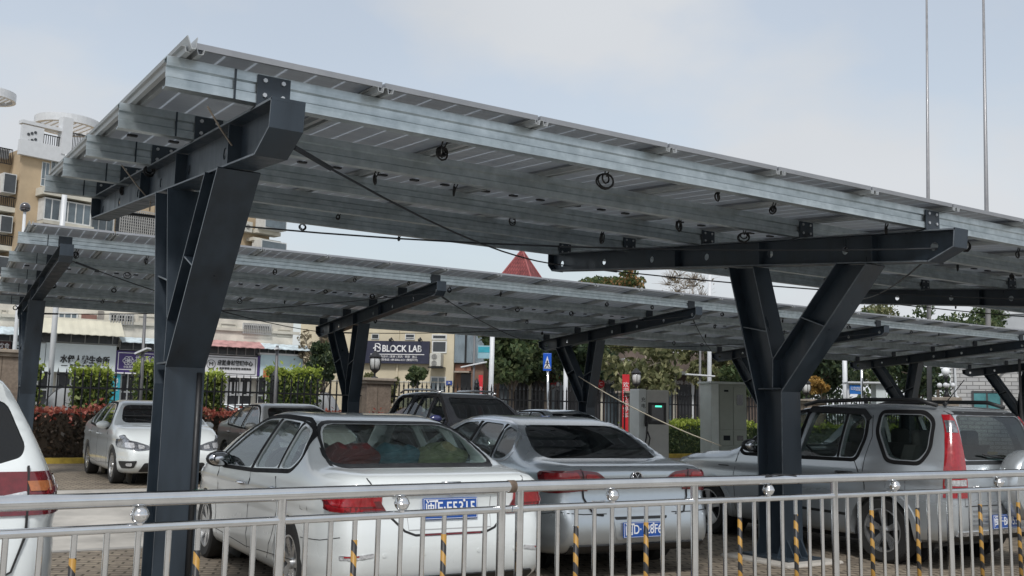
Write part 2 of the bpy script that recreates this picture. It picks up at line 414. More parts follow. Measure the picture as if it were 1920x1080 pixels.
def make_car(name, spec, loc, rz, label, cat='car', group=None):
    """spec: poly, cabin, W, side windows, screens, wheels ..."""
    root = empty(name, loc, rz, label, cat, group); s = spec
    B = Body(s['poly'], s['W'], s.get('k', .10)); B.ym = s['ym']; B.ymf = s['ymf']
    me = B.mesh(s['sk'][0], s['sk'][1], s['sk'][2])
    cuts = []
    for y in s['wy']: cuts += arch(s['hw'], y, s['wr'], .34)
    C = Body(s['cabin'], lambda y, z: s['W'](y, z) - .075, .08)
    cuts.append(C.mesh(s['csk'][0], s['csk'][1], s['csk'][2], 50, 48, 14))
    for w in s['sidewin']:
        mb = MB(); mb.prism(rpoly(w, s.get('wrd', .09)), 'x', -1.3, 1.3); cuts.append(mbmesh(mb))
    for key, rng in (('rearwin', s.get('rwr')), ('frontwin', s.get('fwr'))):
        if s.get(key):
            mb = MB(); mb.prism(rpoly(s[key], s.get('brd', .13)), 'y', *rng); cuts.append(mbmesh(mb))
    r = boolean(me, cuts)
    r.materials.clear()
    bo = meshobj('body', r, root, s['paint'], True); r.set_sharp_from_angle(angle=radians(38))
    r.polygons.foreach_set('material_index', [0] * len(r.polygons))
    wm = s.get('glass', M_GL)
    for w in s['sidewin']:
        for sg in (1, -1):
            pobj(B, 'side_window', w, wm, root, 'side', -.012, .004, .12, s.get('wrd', .09), (sg,))
    if s.get('rearwin'): pobj(B, 'rear_window', s['rearwin'], s.get('glass_r', wm), root, 'rear', -.010, .004, .1, s.get('brd', .13))
    if s.get('frontwin'): pobj(B, 'windscreen', s['frontwin'], s.get('glass_f', wm), root, 'front', -.010, .004, .1, s.get('brd', .13))
    # side window surround
    for f in s.get('frames', []): pobj(B, 'window_trim', [line_poly(p + [p[0]], s.get('fw', .034)) for p in [rpoly(f, s.get('frd', .14), 5)]][0], s.get('trim', M_TRIM), root, 'side', .003, .02, .08, 0, (1,)); pobj(B, 'window_trim', line_poly(rpoly(f, s.get('frd', .14), 5) + [rpoly(f, s.get('frd', .14), 5)[0]], s.get('fw', .034)), s.get('trim', M_TRIM), root, 'side', .003, .02, .08, 0, (-1,))
    for f in s.get('pillars', []): pobj(B, 'pillar_trim', f, M_TRIM, root, 'side', .004, .02, .08, 0, (1,)); pobj(B, 'pillar_trim', f, M_TRIM, root, 'side', .004, .02, .08, 0, (-1,))
    # interior
    I = MB(); zf = s.get('seatz', .52); hw = s['hw']
    y0, y1 = s['seaty']
    for yy, xs in ((y1, (-.37, .37)), (y0, (-.42, .42))):
        for x in xs:
            I = MB()
            I.bbox(x - .25, x + .25, yy - .05, yy + .45, .36, zf, .05)
            I.add([(x + sx * .24, yy - .02 + dy - k * .22, z) for k, z in ((0, zf - .05), (1, zf + .52)) for sx, dy in ((-1, 0), (1, 0), (1, -.14), (-1, -.14))], [(0, 1, 2, 3), (7, 6, 5, 4), (0, 4, 5, 1), (1, 5, 6, 2), (2, 6, 7, 3), (3, 7, 4, 0)])
            I.bbox(x - .12, x + .12, yy - .34, yy - .22, zf + .50, zf + .68, .04)
            I.build('seat', M_SEAT, root, 'auto')
    D = MB(); D.bbox(-hw + .15, hw - .15, s['dashy'] - .18, s['dashy'] + .35, .55, s['dashz'], .05)
    D.build('dashboard', M_INT, root, 'auto')
    T = MB(); cx = -.37 if True else .37
    T.tube([(cx + .18 * cos(a), s['dashy'] - .26 + .07 * sin(a), s['dashz'] - .04 + .17 * sin(a)) for a in [2 * pi * i / 20 for i in range(21)]], .016)
    T.build('steering_wheel', M_DARK, root, True)
    if s.get('shelf'):
        D = MB(); a = s['shelf']; D.box(-hw + .14, hw - .14, a[0], a[1], a[2] - .03, a[2]); D.build('parcel_shelf', M_INT, root)
    for y, in zip(s['wy']):
        for sg in (1, -1): wheel(root, sg * (s['hw'] - .115), y, s['wr'], .21, sg, s.get('spokes', 7), s.get('rim'), s.get('twin', False))
        for sg in (1, -1):
            bk = MB(); bk.cyl((sg * (s['hw'] - .40), y, s['wr'] * .98), (sg * (s['hw'] - .33), y, s['wr'] * .98), s['wr'] * 1.1, n=32); bk.build('wheel_well', M_DARK, root)
    # underbody shadow box
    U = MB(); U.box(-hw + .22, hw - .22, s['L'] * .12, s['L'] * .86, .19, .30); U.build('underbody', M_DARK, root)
    for sm in s.get('seams', []):
        for sg in ((1, -1) if sm[0] == 'side' else (1,)): pobj(B, 'panel_gap', line_poly(sm[1], sm[2] if len(sm) > 2 else .007), M_SEAM, root, sm[0], .0015, .006, .06, 0, (sg,))
    # mirrors
    for sg in (1, -1):
        mx, my, mz = s['mirror']
        q = MB(); q.M = Matrix.Translation((sg * (mx + .11), my, mz))
        q.ball((0, 0, 0), 1, 16, (.125, .075, .075)); q.M = Matrix.Identity(4)
        mo = q.build('mirror', s.get('mirror_m', s['paint']), root, True)
        q = MB(); q.tube([(sg * (mx - .06), my + .05, mz - .07), (sg * (mx + .04), my + .02, mz - .045)], .028); q.build('mirror_arm', M_DARK, mo, True)
        q = MB(); q.ball((sg * (mx + .11), my - .035, mz), 1, 16, (.108, .045, .062)); q.build('mirror_glass', M_MIRROR if s.get('mg', 1) else M_DARK, mo, True)
    for (y, z) in s['handles']:
        for sg in (1, -1):
            P = B.hit([(0, y, z)], [(sg, 0, 0)])[0]
            q = MB(); q.tube([(P[0] + sg * a, y + t, z) for a, t in ((-.005, -.105), (.028, -.085), (.038, 0), (.028, .085), (-.005, .105))], .014, 8)
            q.build('door_handle', s.get('handle_m', s['paint']), root, True)
    return root, B
def plate(root, text, x, y, z, tilt=0.0, w=.44, h=.14, front=False):
    o = MB(); o.bbox(-w / 2, w / 2, -.006, .006, -h / 2, h / 2, .004)
    p = o.build('licence_plate', M_PLATE, root); p.location = (x, y, z); p.rotation_euler = (tilt, 0, pi if front else 0)
    T = Matrix.Translation((0, -.0065, 0)) @ Matrix.Rotation(radians(90), 4, 'X')
    text_obj('plate_lettering', text, h * .82, M_PWHITE, p, T, .002, .001, 1.0, w * .9)
    b = MB()
    for (a, c, e, g) in ((-w / 2 + .006, w / 2 - .006, h / 2 - .009, h / 2 - .006), (-w / 2 + .006, w / 2 - .006, -h / 2 + .006, -h / 2 + .009), (-w / 2 + .006, -w / 2 + .009, -h / 2 + .009, h / 2 - .009), (w / 2 - .009, w / 2 - .006, -h / 2 + .009, h / 2 - .009)):
        b.box(a, c, -.0085, -.0062, e, g)
    b.build('plate_border', M_PWHITE, p)
    s = MB()
    for xx in (-.11, .11): s.cyl((xx, -.011, h / 2 - .02), (xx, -.006, h / 2 - .02), .009, n=10)
    s.build('plate_bolt', M_PWHITE, p); return p
def Wlaw(hw, L, belt, roofz, top, taper=.12, rearr=.30, frontr=.5, wtop=None, bulge=.02):
    """half width: barrel side, tumblehome over the belt, plan-view rounding at both ends"""
    def W(y, z):
        w = hw - bulge * ((z - .62) / .45) ** 2 - .05 * np.clip((.34 - z) / .2, 0, 1) ** 2
        w = w + .014 * np.exp(-((z - (belt - .12)) / .028) ** 2) - .008 * np.exp(-((z - (belt - .22)) / .05) ** 2) + .008 * np.exp(-((z - .42) / .03) ** 2)
        t = np.clip((z - belt) / (roofz - belt), 0, 1.3); w = w - (hw - top) * t ** 1.15
        a = np.clip((rearr * 2.2 - y) / (rearr * 2.2), 0, 1.2); w = w - taper * a ** 2.2 * 1.15
        b = np.clip((y - (L - frontr * 2.2)) / (frontr * 2.2), 0, 1.2); w = w - taper * 1.5 * b ** 2.2
        return w
    return W
P_WHITE = paint('white_paint', (0.74, 0.785, 0.79), 0.0, .18)
P_SILV = paint('silver_blue_paint', (0.50, 0.55, 0.585), 0.65, .22)
P_SILV2 = paint('silver_paint', (0.52, 0.56, 0.59), 0.65, .24)
P_GREY = paint('grey_beige_paint', (0.46, 0.455, 0.43), 0.35, .32)
P_BLACK = paint('black_paint', (0.03, 0.033, 0.04), 0.3, .22)
def sedan_spec(hw=.89, L=4.65, H=1.47, belt=.93, deck=1.05, **kw):
    d = dict(hw=hw, L=L, paint=P_WHITE, wr=.325, wy=(1.02, 3.72), ym=.9, ymf=L - 1.2, sk=(.75, L - .75, .62), csk=(1.25, 3.25, .85),
        poly=[(.42, .20), (.04, .27), (-.01, .48), (.02, .66), (.07, .80), (.04, deck - .06), (.10, deck), (.35, deck + .025), (.72, deck + .045), (1.18, H - .13), (1.55, H - .03), (2.05, H), (2.5, H - .01), (2.85, H - .10), (3.25, 1.22), (3.55, 1.02), (3.9, .97), (4.3, .86), (4.56, .72), (4.65, .5), (4.62, .28), (4.4, .19), (2.4, .19)],
        cabin=[(.80, .6), (.80, .97), (1.22, H - .19), (1.6, H - .09), (2.1, H - .06), (2.5, H - .07), (2.83, H - .17), (3.2, 1.15), (3.45, .93), (3.4, .6), (2.2, .45), (1.2, .45)],
        W=Wlaw(hw, L, belt + .02, H, hw - .23), pillars=[[(1.425, belt + .085), (1.455, belt + .085), (1.495, H - .09), (1.455, H - .095)], [(2.105, belt + .05), (2.165, belt + .045), (2.115, H - .07), (2.055, H - .07)]],
        sidewin=[[(1.16, belt + .10), (1.03, belt + .19), (1.18, H - .17), (1.45, H - .10), (1.42, belt + .09)], [(1.46, belt + .09), (1.50, H - .095), (2.05, H - .075), (2.10, belt + .055)], [(2.17, belt + .05), (2.12, H - .075), (2.50, H - .09), (2.82, H - .22), (3.22, belt + .10), (3.10, belt + .03)]],
        frames=[[(1.10, belt + .08), (.98, belt + .19), (1.16, H - .14), (1.48, H - .065), (2.1, H - .045), (2.52, H - .06), (2.85, H - .18), (3.30, belt + .08), (3.12, belt + .01), (2.1, belt + .03)]],
        rearwin=[(-.71, deck + .035), (.71, deck + .035), (.58, H - .095), (-.58, H - .095)], rwr=(.2, 1.7),
        frontwin=[(-.72, 1.06), (.72, 1.06), (.58, H - .085), (-.58, H - .085)], fwr=(2.6, 3.9),
        seaty=(1.35, 2.25), dashy=3.0, dashz=.98, shelf=(.75, 1.25, 1.03), mirror=(hw - .06, 3.02, belt + .08), handles=((2.32, belt - .09), (1.36, belt - .07)),
        seams=[('side', [(1.42, belt + .02), (1.30, .75), (1.38, .55), (1.55, .3)]), ('side', [(2.14, belt + .04), (2.15, .3)]), ('side', [(3.22, belt + .02), (3.26, .6), (3.22, .3)]), ('side', [(.9, .37), (2.2, .31), (3.4, .35)], .005), ('side', [(.70, .56), (.35, .58), (.12, .62)], .005)])
    d.update(kw); return d
def car_white_sedan(loc, rz, label):
    sp = sedan_spec(glass=M_GL, glass_r=M_GLS, mirror_m=M_DARK, handle_m=M_CHROME, deck=1.03)
    root, B = make_car('sedan', sp, loc, rz, label)
    # tail lamps: upper dark red, bright middle, dark lower, wrapping the corner
    for sg in (1, -1):
        X = lambda p: [(sg * a, b) for a, b in p]
        t = pobj(B, 'tail_lamp', X([(.86, .93), (.60, .955), (.50, .80), (.46, .745), (.62, .755), (.86, .80)]), M_RED2, root, 'rear', .012, .03, .03, .02)
        pobj(B, 'lamp_lens', X([(.85, .915), (.64, .925), (.57, .83), (.84, .83)]), M_RED, t, 'rear', .016, .01, .03, .015)
        pobj(B, 'lamp_strip', X([(.82, .94), (.62, .955), (.60, .935), (.82, .92)]), M_CLEAR, t, 'rear', .018, .01, .03)
        corner_lamp(B, 'lamp_side', [(.79, 30, 88), (.86, 18, 88), (.93, 12, 88)], M_RED, t, sg)
        rf = pobj(B, 'reflector', X([(.80, .50), (.60, .52), (.60, .495), (.80, .47)]), M_CLEAR, root, 'rear', .006, .012, .04, .008)
        pobj(B, 'reflector_stripe', X([(.78, .498), (.70, .507), (.70, .498), (.78, .488)]), M_RED, rf, 'rear', .008, .006, .03)
        for xx in (.22, .52):
            P = B.hit([(sg * xx, .9, .50)], [(0, -1, 0)])[0]
            q = MB(); q.cyl((P[0], P[1] - .004, P[2]), (P[0], P[1] + .01, P[2]), .014, n=14); q.build('parking_sensor', P_WHITE, root, 'auto')
    pobj(B, 'chrome_strip', [(-.46, .925), (.46, .925), (.46, .900), (-.46, .900)], M_CHROME, root, 'rear', .012, .02, .05, .008)
    # shield shaped emblem
    P = B.hit([(0, .9, .955)], [(0, -1, 0)])[0]
    q = MB()
    sh = [(-.075, .03), (.075, .03), (.055, -.03), (0, -.06), (-.055, -.03)]
    q.tube([(x, P[1] - .014, .955 + z) for x, z in sh + sh[:1]], .007, 6); q.tube([(-.04, P[1] - .014, .97), (0, P[1] - .014, .925), (.04, P[1] - .014, .97)], .006, 6); q.tube([(0, P[1] - .014, .985), (0, P[1] - .014, .90)], .005, 6)
    q.build('emblem', M_CHROME, root, True)
    # boot lid gaps, recess, bumper
    pobj(B, 'panel_gap', line_poly([(-.47, .76), (-.36, .655), (-.28, .625), (.28, .625), (.36, .655), (.47, .76)], .016), M_SEAM, root, 'rear', .002, .008, .03)
    pobj(B, 'bumper_strip', [(-.24, .632), (.24, .632), (.24, .618), (-.24, .618)], M_RED2, root, 'rear', .006, .01, .05)
    for sg in (1, -1): pobj(B, 'panel_gap', line_poly([(sg * .60, .955), (sg * .63, 1.02)], .008), M_SEAM, root, 'rear', .002, .006, .03)
    pobj(B, 'plate_recess', line_poly([(-.34, .88), (-.33, .66), (.33, .66), (.34, .88)], .008), mat('soft_shadow_gap', (.35, .36, .37), .5), root, 'rear', .001, .006, .04, 0)
    pobj(B, 'fuel_flap', [line_poly([(.60, .88), (.74, .88), (.76, .76), (.60, .745), (.60, .88)], .006)], M_SEAM, root, 'side', .001, .006, .04, 0, (-1,))
    pobj(B, 'rear_diffuser', [(-.70, .34), (.70, .34), (.66, .23), (-.66, .23)], M_DARK, root, 'rear', .012, .03, .05, .03)
    pobj(B, 'rear_window_seal', line_poly(rpoly([(-.73, 1.075), (.73, 1.075), (.60, 1.39), (-.60, 1.39)], .13) + [(-.70, 1.075)], .022), M_DARK, root, 'rear', .002, .012, .06)
    P = B.hit([(0, .9, .80)], [(0, -1, 0)])[0]; plate(root, '闽E·E5315', 0.0, P[1] - .02, .80, radians(-6), .44, .15)
    P = B.hit([(0, .9, .25)], [(0, -1, 0)])[0]
    q = MB(); q.bbox(-.26, .26, -.05, -.03, .20, .27, .01); q.build('bumper_insert', M_PLATE, root)
    # cushions piled on the parcel shelf
    for (x, y, z, sx, sy, sz, c, nm) in ((-.40, 1.05, 1.10, .27, .16, .13, (.11, .03, .03), 'maroon_cushion'), (.0, 1.08, 1.10, .24, .15, .12, (.05, .11, .135), 'blue_cushion'), (.40, 1.05, 1.10, .25, .16, .13, (.14, .155, .09), 'olive_cushion')):
        q = MB(); q.ball((x, y, z), 1, 36, (sx, sy, sz)); q.v = [(vx + .012 * sin(31 * vz + 17 * vx), vy + .012 * sin(23 * vx), vz + .014 * sin(27 * vx + 9 * vy) + .008 * sin(61 * vx)) for vx, vy, vz in q.v]; o = q.build('cushion', mat(nm, c, .9, scale=22, var=.35), root, True)
    return root
def car_silver_sedan(loc, rz, label):
    sp = sedan_spec(hw=.91, H=1.47, deck=1.03, paint=P_SILV, glass=M_GL, glass_r=M_GLD, trim=M_CHROME, fw=.014, handle_m=P_SILV, belt=.94)
    sp['poly'] = [(.42, .20), (.04, .27), (-.02, .44), (.00, .56), (.06, .66), (.10, .80), (.07, .96), (.13, 1.02), (.35, 1.045), (.75, 1.07), (1.20, 1.33), (1.6, 1.44), (2.05, 1.47), (2.5, 1.46), (2.85, 1.37), (3.25, 1.22), (3.55, 1.02), (3.9, .97), (4.3, .86), (4.56, .72), (4.65, .5), (4.62, .28), (4.4, .19), (2.4, .19)]
    root, B = make_car('sedan', sp, loc, rz, label)
    for sg in (1, -1):
        X = lambda p: [(sg * a, b) for a, b in p]
        t = pobj(B, 'tail_lamp', X([(.88, .97), (.62, .985), (.42, .965), (.34, .91), (.33, .86), (.62, .80), (.88, .78)]), M_RED2, root, 'rear', .012, .03, .03, .03)
        pobj(B, 'lamp_lens', X([(.86, .955), (.64, .965), (.60, .90), (.86, .885)]), M_RED, t, 'rear', .016, .01, .03, .02)
        pobj(B, 'lamp_lens', X([(.55, .955), (.44, .945), (.38, .90), (.55, .895)]), M_RED, t, 'rear', .016, .01, .03, .02)
        pobj(B, 'reverse_lens', X([(.76, .895), (.66, .90), (.66, .865), (.76, .865)]), M_CLEAR, t, 'rear', .019, .01, .03)
        pobj(B, 'reverse_lens', X([(.50, .895), (.40, .895), (.40, .87), (.50, .87)]), M_CLEAR, t, 'rear', .019, .01, .03)
        corner_lamp(B, 'lamp_side', [(.80, 34, 88), (.89, 20, 88), (.96, 14, 88)], M_RED2, t, sg)
        pobj(B, 'panel_gap', line_poly(X([(.60, .99), (.585, .95), (.575, .74), (.50, .60), (.40, .585)]), .010), M_SEAM, root, 'rear', .014, .03, .03)
        pobj(B, 'bumper_crease', line_poly(X([(0.36, .60), (.60, .60), (.84, .62)]), .008), M_SEAM, root, 'rear', .001, .006, .05)
    pobj(B, 'plate_recess', [(-.31, .585), (.31, .585), (.27, .37), (-.27, .37)], P_SILV, root, 'rear', .008, .02, .05, .03)
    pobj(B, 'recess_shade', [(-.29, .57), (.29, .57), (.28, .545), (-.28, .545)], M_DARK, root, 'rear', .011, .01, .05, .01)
    pobj(B, 'lower_bumper', [(-.74, .33), (.74, .33), (.70, .21), (-.70, .21)], M_DARK, root, 'rear', .014, .03, .05, .03)
    P = B.hit([(0, .9, .46)], [(0, -1, 0)])[0]; plate(root, '闽D·128F6', 0.0, P[1] - .024, .455, radians(-3), .44, .14)
    # round emblem with V over W
    P = B.hit([(0, .9, .91)], [(0, -1, 0)])[0]; yb = P[1] - .012
    q = MB(); q.cyl((0, yb, .91), (0, yb + .03, .91), .062, n=28); e = q.build('emblem', M_DARK, root, 'auto')
    q = MB(); q.tube([(.06 * cos(a), yb - .003, .91 + .06 * sin(a)) for a in [2 * pi * i / 28 for i in range(29)]], .006, 6)
    q.tube([(-.026, yb - .004, .960), (0, yb - .004, .918), (.026, yb - .004, .960)], .0055, 6)
    q.tube([(-.048, yb - .004, .935), (-.026, yb - .004, .868), (0, yb - .004, .912), (.026, yb - .004, .868), (.048, yb - .004, .935)], .0055, 6)
    q.build('emblem_ring', M_CHROME, e, True)
    T = Matrix.Translation((-.42, B.hit([(-.42, .9, .70)], [(0, -1, 0)])[0][1] - .004, .70)) @ Matrix.Rotation(radians(90), 4, 'X')
    text_obj('badge_lettering', 'PASSAT', .045, M_CHROME, root, T, .002)
    T = Matrix.Translation((.44, B.hit([(.44, .9, .70)], [(0, -1, 0)])[0][1] - .004, .70)) @ Matrix.Rotation(radians(90), 4, 'X')
    text_obj('badge_lettering', '1.8TSI', .04, M_CHROME, root, T, .002)
    return root
def suv_spec(hw=.89, **kw):
    L = 4.36; H = 1.67; belt = 1.06
    d = dict(hw=hw, L=L, paint=P_SILV2, wr=.345, wy=(.86, 3.50), ym=.7, ymf=L - 1.2, sk=(.75, L - .75, .72), csk=(.6, 2.8, 1.0), k=.09,
        poly=[(.30, .26), (.03, .34), (-.02, .5), (.0, .8), (.02, 1.05), (.10, 1.38), (.19, 1.60), (.34, H - .02), (1.0, H + .01), (1.8, H), (2.2, H - .05), (2.55, 1.43), (2.98, 1.13), (3.15, 1.08), (3.6, 1.05), (4.05, .97), (4.28, .84), (4.36, .6), (4.34, .38), (4.1, .26), (2.2, .24)],
        cabin=[(.10, .7), (.12, 1.05), (.22, 1.40), (.36, H - .08), (1.0, H - .06), (1.8, H - .07), (2.15, H - .12), (2.5, 1.37), (2.85, 1.10), (2.85, .7), (2.4, .5), (.4, .5)],
        W=Wlaw(hw, L, belt, H, hw - .20, taper=.07, rearr=.16, frontr=.4),
        sidewin=[[(.42, belt + .03), (.33, 1.20), (.36, 1.48), (.48, 1.56), (.98, 1.56), (.96, 1.38), (.78, belt + .06), (.68, belt + .03)], [(1.20, belt + .03), (1.14, 1.30), (1.18, 1.50), (1.30, 1.57), (1.42, 1.57), (1.40, belt + .02)], [(1.44, belt + .02), (1.46, 1.575), (1.92, 1.575), (1.98, belt + .01)], [(2.08, belt + .01), (2.03, 1.57), (2.16, 1.55), (2.40, 1.42), (2.84, belt + .08), (2.78, belt + .01)]],
        frames=[[(.38, belt + .0), (.295, 1.20), (.33, 1.50), (.47, 1.59), (1.01, 1.59), (.99, 1.37), (.79, belt + .02), (.70, belt)], [(1.17, belt), (1.11, 1.30), (1.15, 1.53), (1.28, 1.60), (2.00, 1.60), (2.03, belt - .01)], [(2.06, belt - .01), (2.0, 1.60), (2.18, 1.575), (2.43, 1.44), (2.92, belt + .05), (2.85, belt - .01)]],
        rearwin=[(-.64, belt + .05), (.64, belt + .05), (.56, 1.56), (-.56, 1.56)], rwr=(-.3, .45),
        frontwin=[(-.66, 1.17), (.66, 1.17), (.56, 1.56), (-.56, 1.56)], fwr=(2.1, 3.4),
        seaty=(.95, 1.80), dashy=2.6, dashz=1.08, seatz=.72, mirror=(hw - .04, 2.66, belt + .10), handles=((1.32, belt - .14), (2.18, belt - .14)),
        seams=[('side', [(1.20, belt), (1.06, .8), (1.05, .62)]), ('side', [(1.10, 1.55), (1.03, 1.32), (1.08, belt - .1), (1.05, .62)]), ('side', [(2.04, belt), (2.05, .36)]), ('side', [(2.92, belt + .04), (3.02, .8), (2.98, .36)]), ('side', [(2.95, .50), (1.3, .47)], .03)])
    d['fw'] = .040; d['wrd'] = .05; d['frd'] = .07; d['brd'] = .07; d['pillars'] = [[(1.405, belt + .02), (1.435, belt + .02), (1.455, 1.58), (1.425, 1.58)]]
    d.update(kw); return d
def car_silver_suv(loc, rz, label):
    sp = suv_spec(mirror_m=M_DARK, handle_m=M_DARK, glass=M_GL, glass_r=M_GL, glass_f=M_GLC, spokes=5, twin=True)
    root, B = make_car('sport_utility_vehicle', sp, loc, rz, label)
    for sg in (1, -1):
        X = lambda p: [(sg * a, b) for a, b in p]
        t = corner_lamp(B, 'tail_lamp', [(.74, 38, 78), (1.0, 40, 80), (1.30, 48, 84), (1.56, 60, 90)], M_RED, root, sg, (.60, .34), .012, .035, 16)
        corner_lamp(B, 'indicator_lens', [(1.38, 56, 82), (1.50, 60, 86)], M_HEAD, t, sg, (.60, .34), .016, .012, 10)
        corner_lamp(B, 'reverse_lens', [(.86, 42, 76), (.92, 42, 76)], M_CLEAR, t, sg, (.60, .34), .016, .012, 10)
        # roof rail
        q = MB(); q.tube([(sg * .60, .35, 1.66), (sg * .61, .55, 1.715), (sg * .61, 1.2, 1.72), (sg * .61, 1.9, 1.70), (sg * .60, 2.1, 1.655)], .022, 8); q.build('roof_rail', M_DARK, root, True)
        pobj(B, 'arch_moulding', [line_poly([(.86 + .42 * cos(a), .34 + .42 * sin(a)) for a in [radians(-8 + 196 * i / 20) for i in range(21)]], .06)], P_SILV2, root, 'side', .014, .03, .05, 0, (sg,))
        pobj(B, 'arch_moulding', [line_poly([(3.50 + .42 * cos(a), .34 + .42 * sin(a)) for a in [radians(-8 + 196 * i / 20) for i in range(21)]], .06)], P_SILV2, root, 'side', .014, .03, .05, 0, (sg,))
    pobj(B, 'fuel_flap', line_poly([(.56, .95), (.80, .95), (.80, .78), (.56, .78), (.56, .95)], .006), M_SEAM, root, 'side', .001, .006, .04, 0, (-1,))
    # door mirror visor strips over the windows
    [pobj(B, 'wind_deflector', line_poly([(1.12, 1.50), (1.22, 1.58), (2.0, 1.60)], .06), M_DARK, root, 'side', .02, .02, .05, 0, (sg,)) for sg in (1, -1)]
    pobj(B, 'side_badge', [(3.10, .90), (3.28, .90), (3.28, .885), (3.10, .885)], M_DARK, root, 'side', .004, .008, .05, 0, (-1,))
    # tailgate
    pobj(B, 'rear_window_seal', line_poly([(-.665, 1.085), (.665, 1.085), (.59, 1.585), (-.59, 1.585), (-.665, 1.085)], .04), M_DARK, root, 'rear', .002, .012, .06)
    pobj(B, 'panel_gap', line_poly([(-.70, 1.08), (-.72, .66), (.72, .66), (.70, 1.08)], .01), M_SEAM, root, 'rear', .002, .008, .05)
    [pobj(B, 'bumper_vent', [(-.60, .62 - i * .045), (-.10, .62 - i * .045), (-.10, .60 - i * .045), (-.60, .60 - i * .045)], mat('grey_trim', (.2, .21, .22),   .5), root, 'rear', .008, .02, .06) for i in range(4)]
    pobj(B, 'bumper_strip', [(-.80, .415), (.80, .415), (.80, .375), (-.80, .375)], M_CLEAR, root, 'rear', .016, .03, .06)
    pobj(B, 'rear_skirt', [(-.80, .365), (.80, .365), (.78, .28), (-.78, .28)], M_DARK, root, 'rear', .01, .03, .06)
    q = MB(); q.lathe([(.10, -.02), (.26, -.02), (.335, .0), (.36, .05), (.36, .16), (.33, .205), (.20, .235), (.03, .245)], (0, 0, 0), 40, 'x')
    sw = q.build('spare_wheel_cover', P_SILV2, root, 'auto'); sw.rotation_euler = (0, 0, -pi / 2); sw.location = (.16, -.02, .86)
    T = Matrix.Translation((-.53, B.hit([(-.53, .7, .80)], [(0, -1, 0)])[0][1] - .004, .82)) @ Matrix.Rotation(radians(90), 4, 'X')
    text_obj('badge_lettering', 'CR-V', .085, M_CHROME, root, T, .004, .002)
    plate(root, '闽F·B6953', -.12, -.05, .50, 0)
    # rear wiper
    q = MB(); q.tube([(.05, B.hit([(.05, .7, 1.12)], [(0, -1, 0)])[0][1] - .03, 1.12), (-.35, B.hit([(-.35, .7, 1.17)], [(0, -1, 0)])[0][1] - .03, 1.17)], .010, 6); q.build('wiper', M_DARK, root, True)
    q = MB(); q.tube([(-.30, .45, 1.69), (-.34, .20, 1.93)], .005, 6); q.cyl((-.30, .47, 1.665), (-.30, .44, 1.70), .02); q.build('aerial', M_DARK, root, True)
    q = MB(); q.tube([(-.70, 2.72, 1.17), (-.70, 2.70, 1.18)], .01); q.build('wiper_arm', M_DARK, root)
    return root
def car_white_suv(loc, rz, label):
    sp = suv_spec(paint=P_WHITE, glass=M_GLD, glass_r=M_GLD)
    H = 1.66
    sp['poly'] = [(.30, .24), (.03, .34), (-.03, .52), (.0, .72), (.05, .95), (.08, 1.02), (.26, 1.30), (.36, 1.50), (.26, 1.60), (.40, H), (1.0, H + .02), (1.8, H), (2.2, H - .05), (2.55, 1.43), (2.98, 1.13), (3.15, 1.08), (3.6, 1.05), (4.05, .97), (4.28, .84), (4.36, .6), (4.34, .38), (4.1, .26), (2.2, .24)]
    sp['cabin'] = [(.22, .7), (.25, 1.05), (.42, 1.34), (.50, 1.52), (1.0, H - .06), (1.8, H - .07), (2.15, H - .12), (2.5, 1.37), (2.85, 1.10), (2.85, .7), (2.4, .5), (.4, .5)]
    sp['W'] = Wlaw(.90, 4.36, 1.02, H, .66, taper=.14, rearr=.26, frontr=.4)
    sp['sidewin'] = sp['sidewin'][:]; sp['sidewin'][0] = [(.62, belt_q + .09) for belt_q in (1.06,)] + [(.52, 1.30), (.62, 1.50), (.98, 1.53), (.96, 1.16)]
    sp['frames'] = sp['frames'][1:]
    sp['rearwin'] = [(-.66, 1.20), (-.40, 1.12), (.40, 1.12), (.66, 1.20), (.68, 1.26), (.58, 1.51), (-.58, 1.51), (-.68, 1.26)]
    sp['rwr'] = (-.3, .6); sp['seams'] = sp['seams'][1:]
    root, B = make_car('sport_utility_vehicle', sp, loc, rz, label)
    for sg in (1, -1):
        X = lambda p: [(sg * a, b) for a, b in p]
        t = pobj(B, 'tail_lamp', X([(.89, 1.10), (.70, 1.06), (.40, 1.0), (.38, .95), (.60, .92), (.89, .90)]), M_RED2, root, 'rear', .012, .03, .03, .02)
        corner_lamp(B, 'tail_lamp_side', [(.90, 26, 88), (1.01, 14, 88), (1.12, 26, 88)], M_RED2, t, sg)
        corner_lamp(B, 'indicator_lens', [(1.02, 36, 62), (1.07, 38, 62)], M_AMBER, t, sg, off=.016, thick=.012)
        pobj(B, 'indicator_lens', X([(.86, 1.04), (.78, 1.03), (.78, 1.0), (.86, 1.01)]), M_RED, t, 'rear', .017, .012, .03, .01)
        pobj(B, 'reverse_lens', X([(.68, 1.02), (.44, .975), (.46, .95), (.68, .955)]), M_CLEAR, t, 'rear', .017, .012, .03, .01)
        pobj(B, 'panel_gap', line_poly(X([(.69, 1.15), (.68, .80), (.62, .62), (.50, .56), (0, .55)]), .010), M_SEAM, root, 'rear', .013, .02, .04)
        pobj(B, 'reflector', X([(.78, .50), (.56, .49), (.58, .40), (.72, .40)]), M_RED2, root, 'rear', .008, .02, .03, .02)
    return root
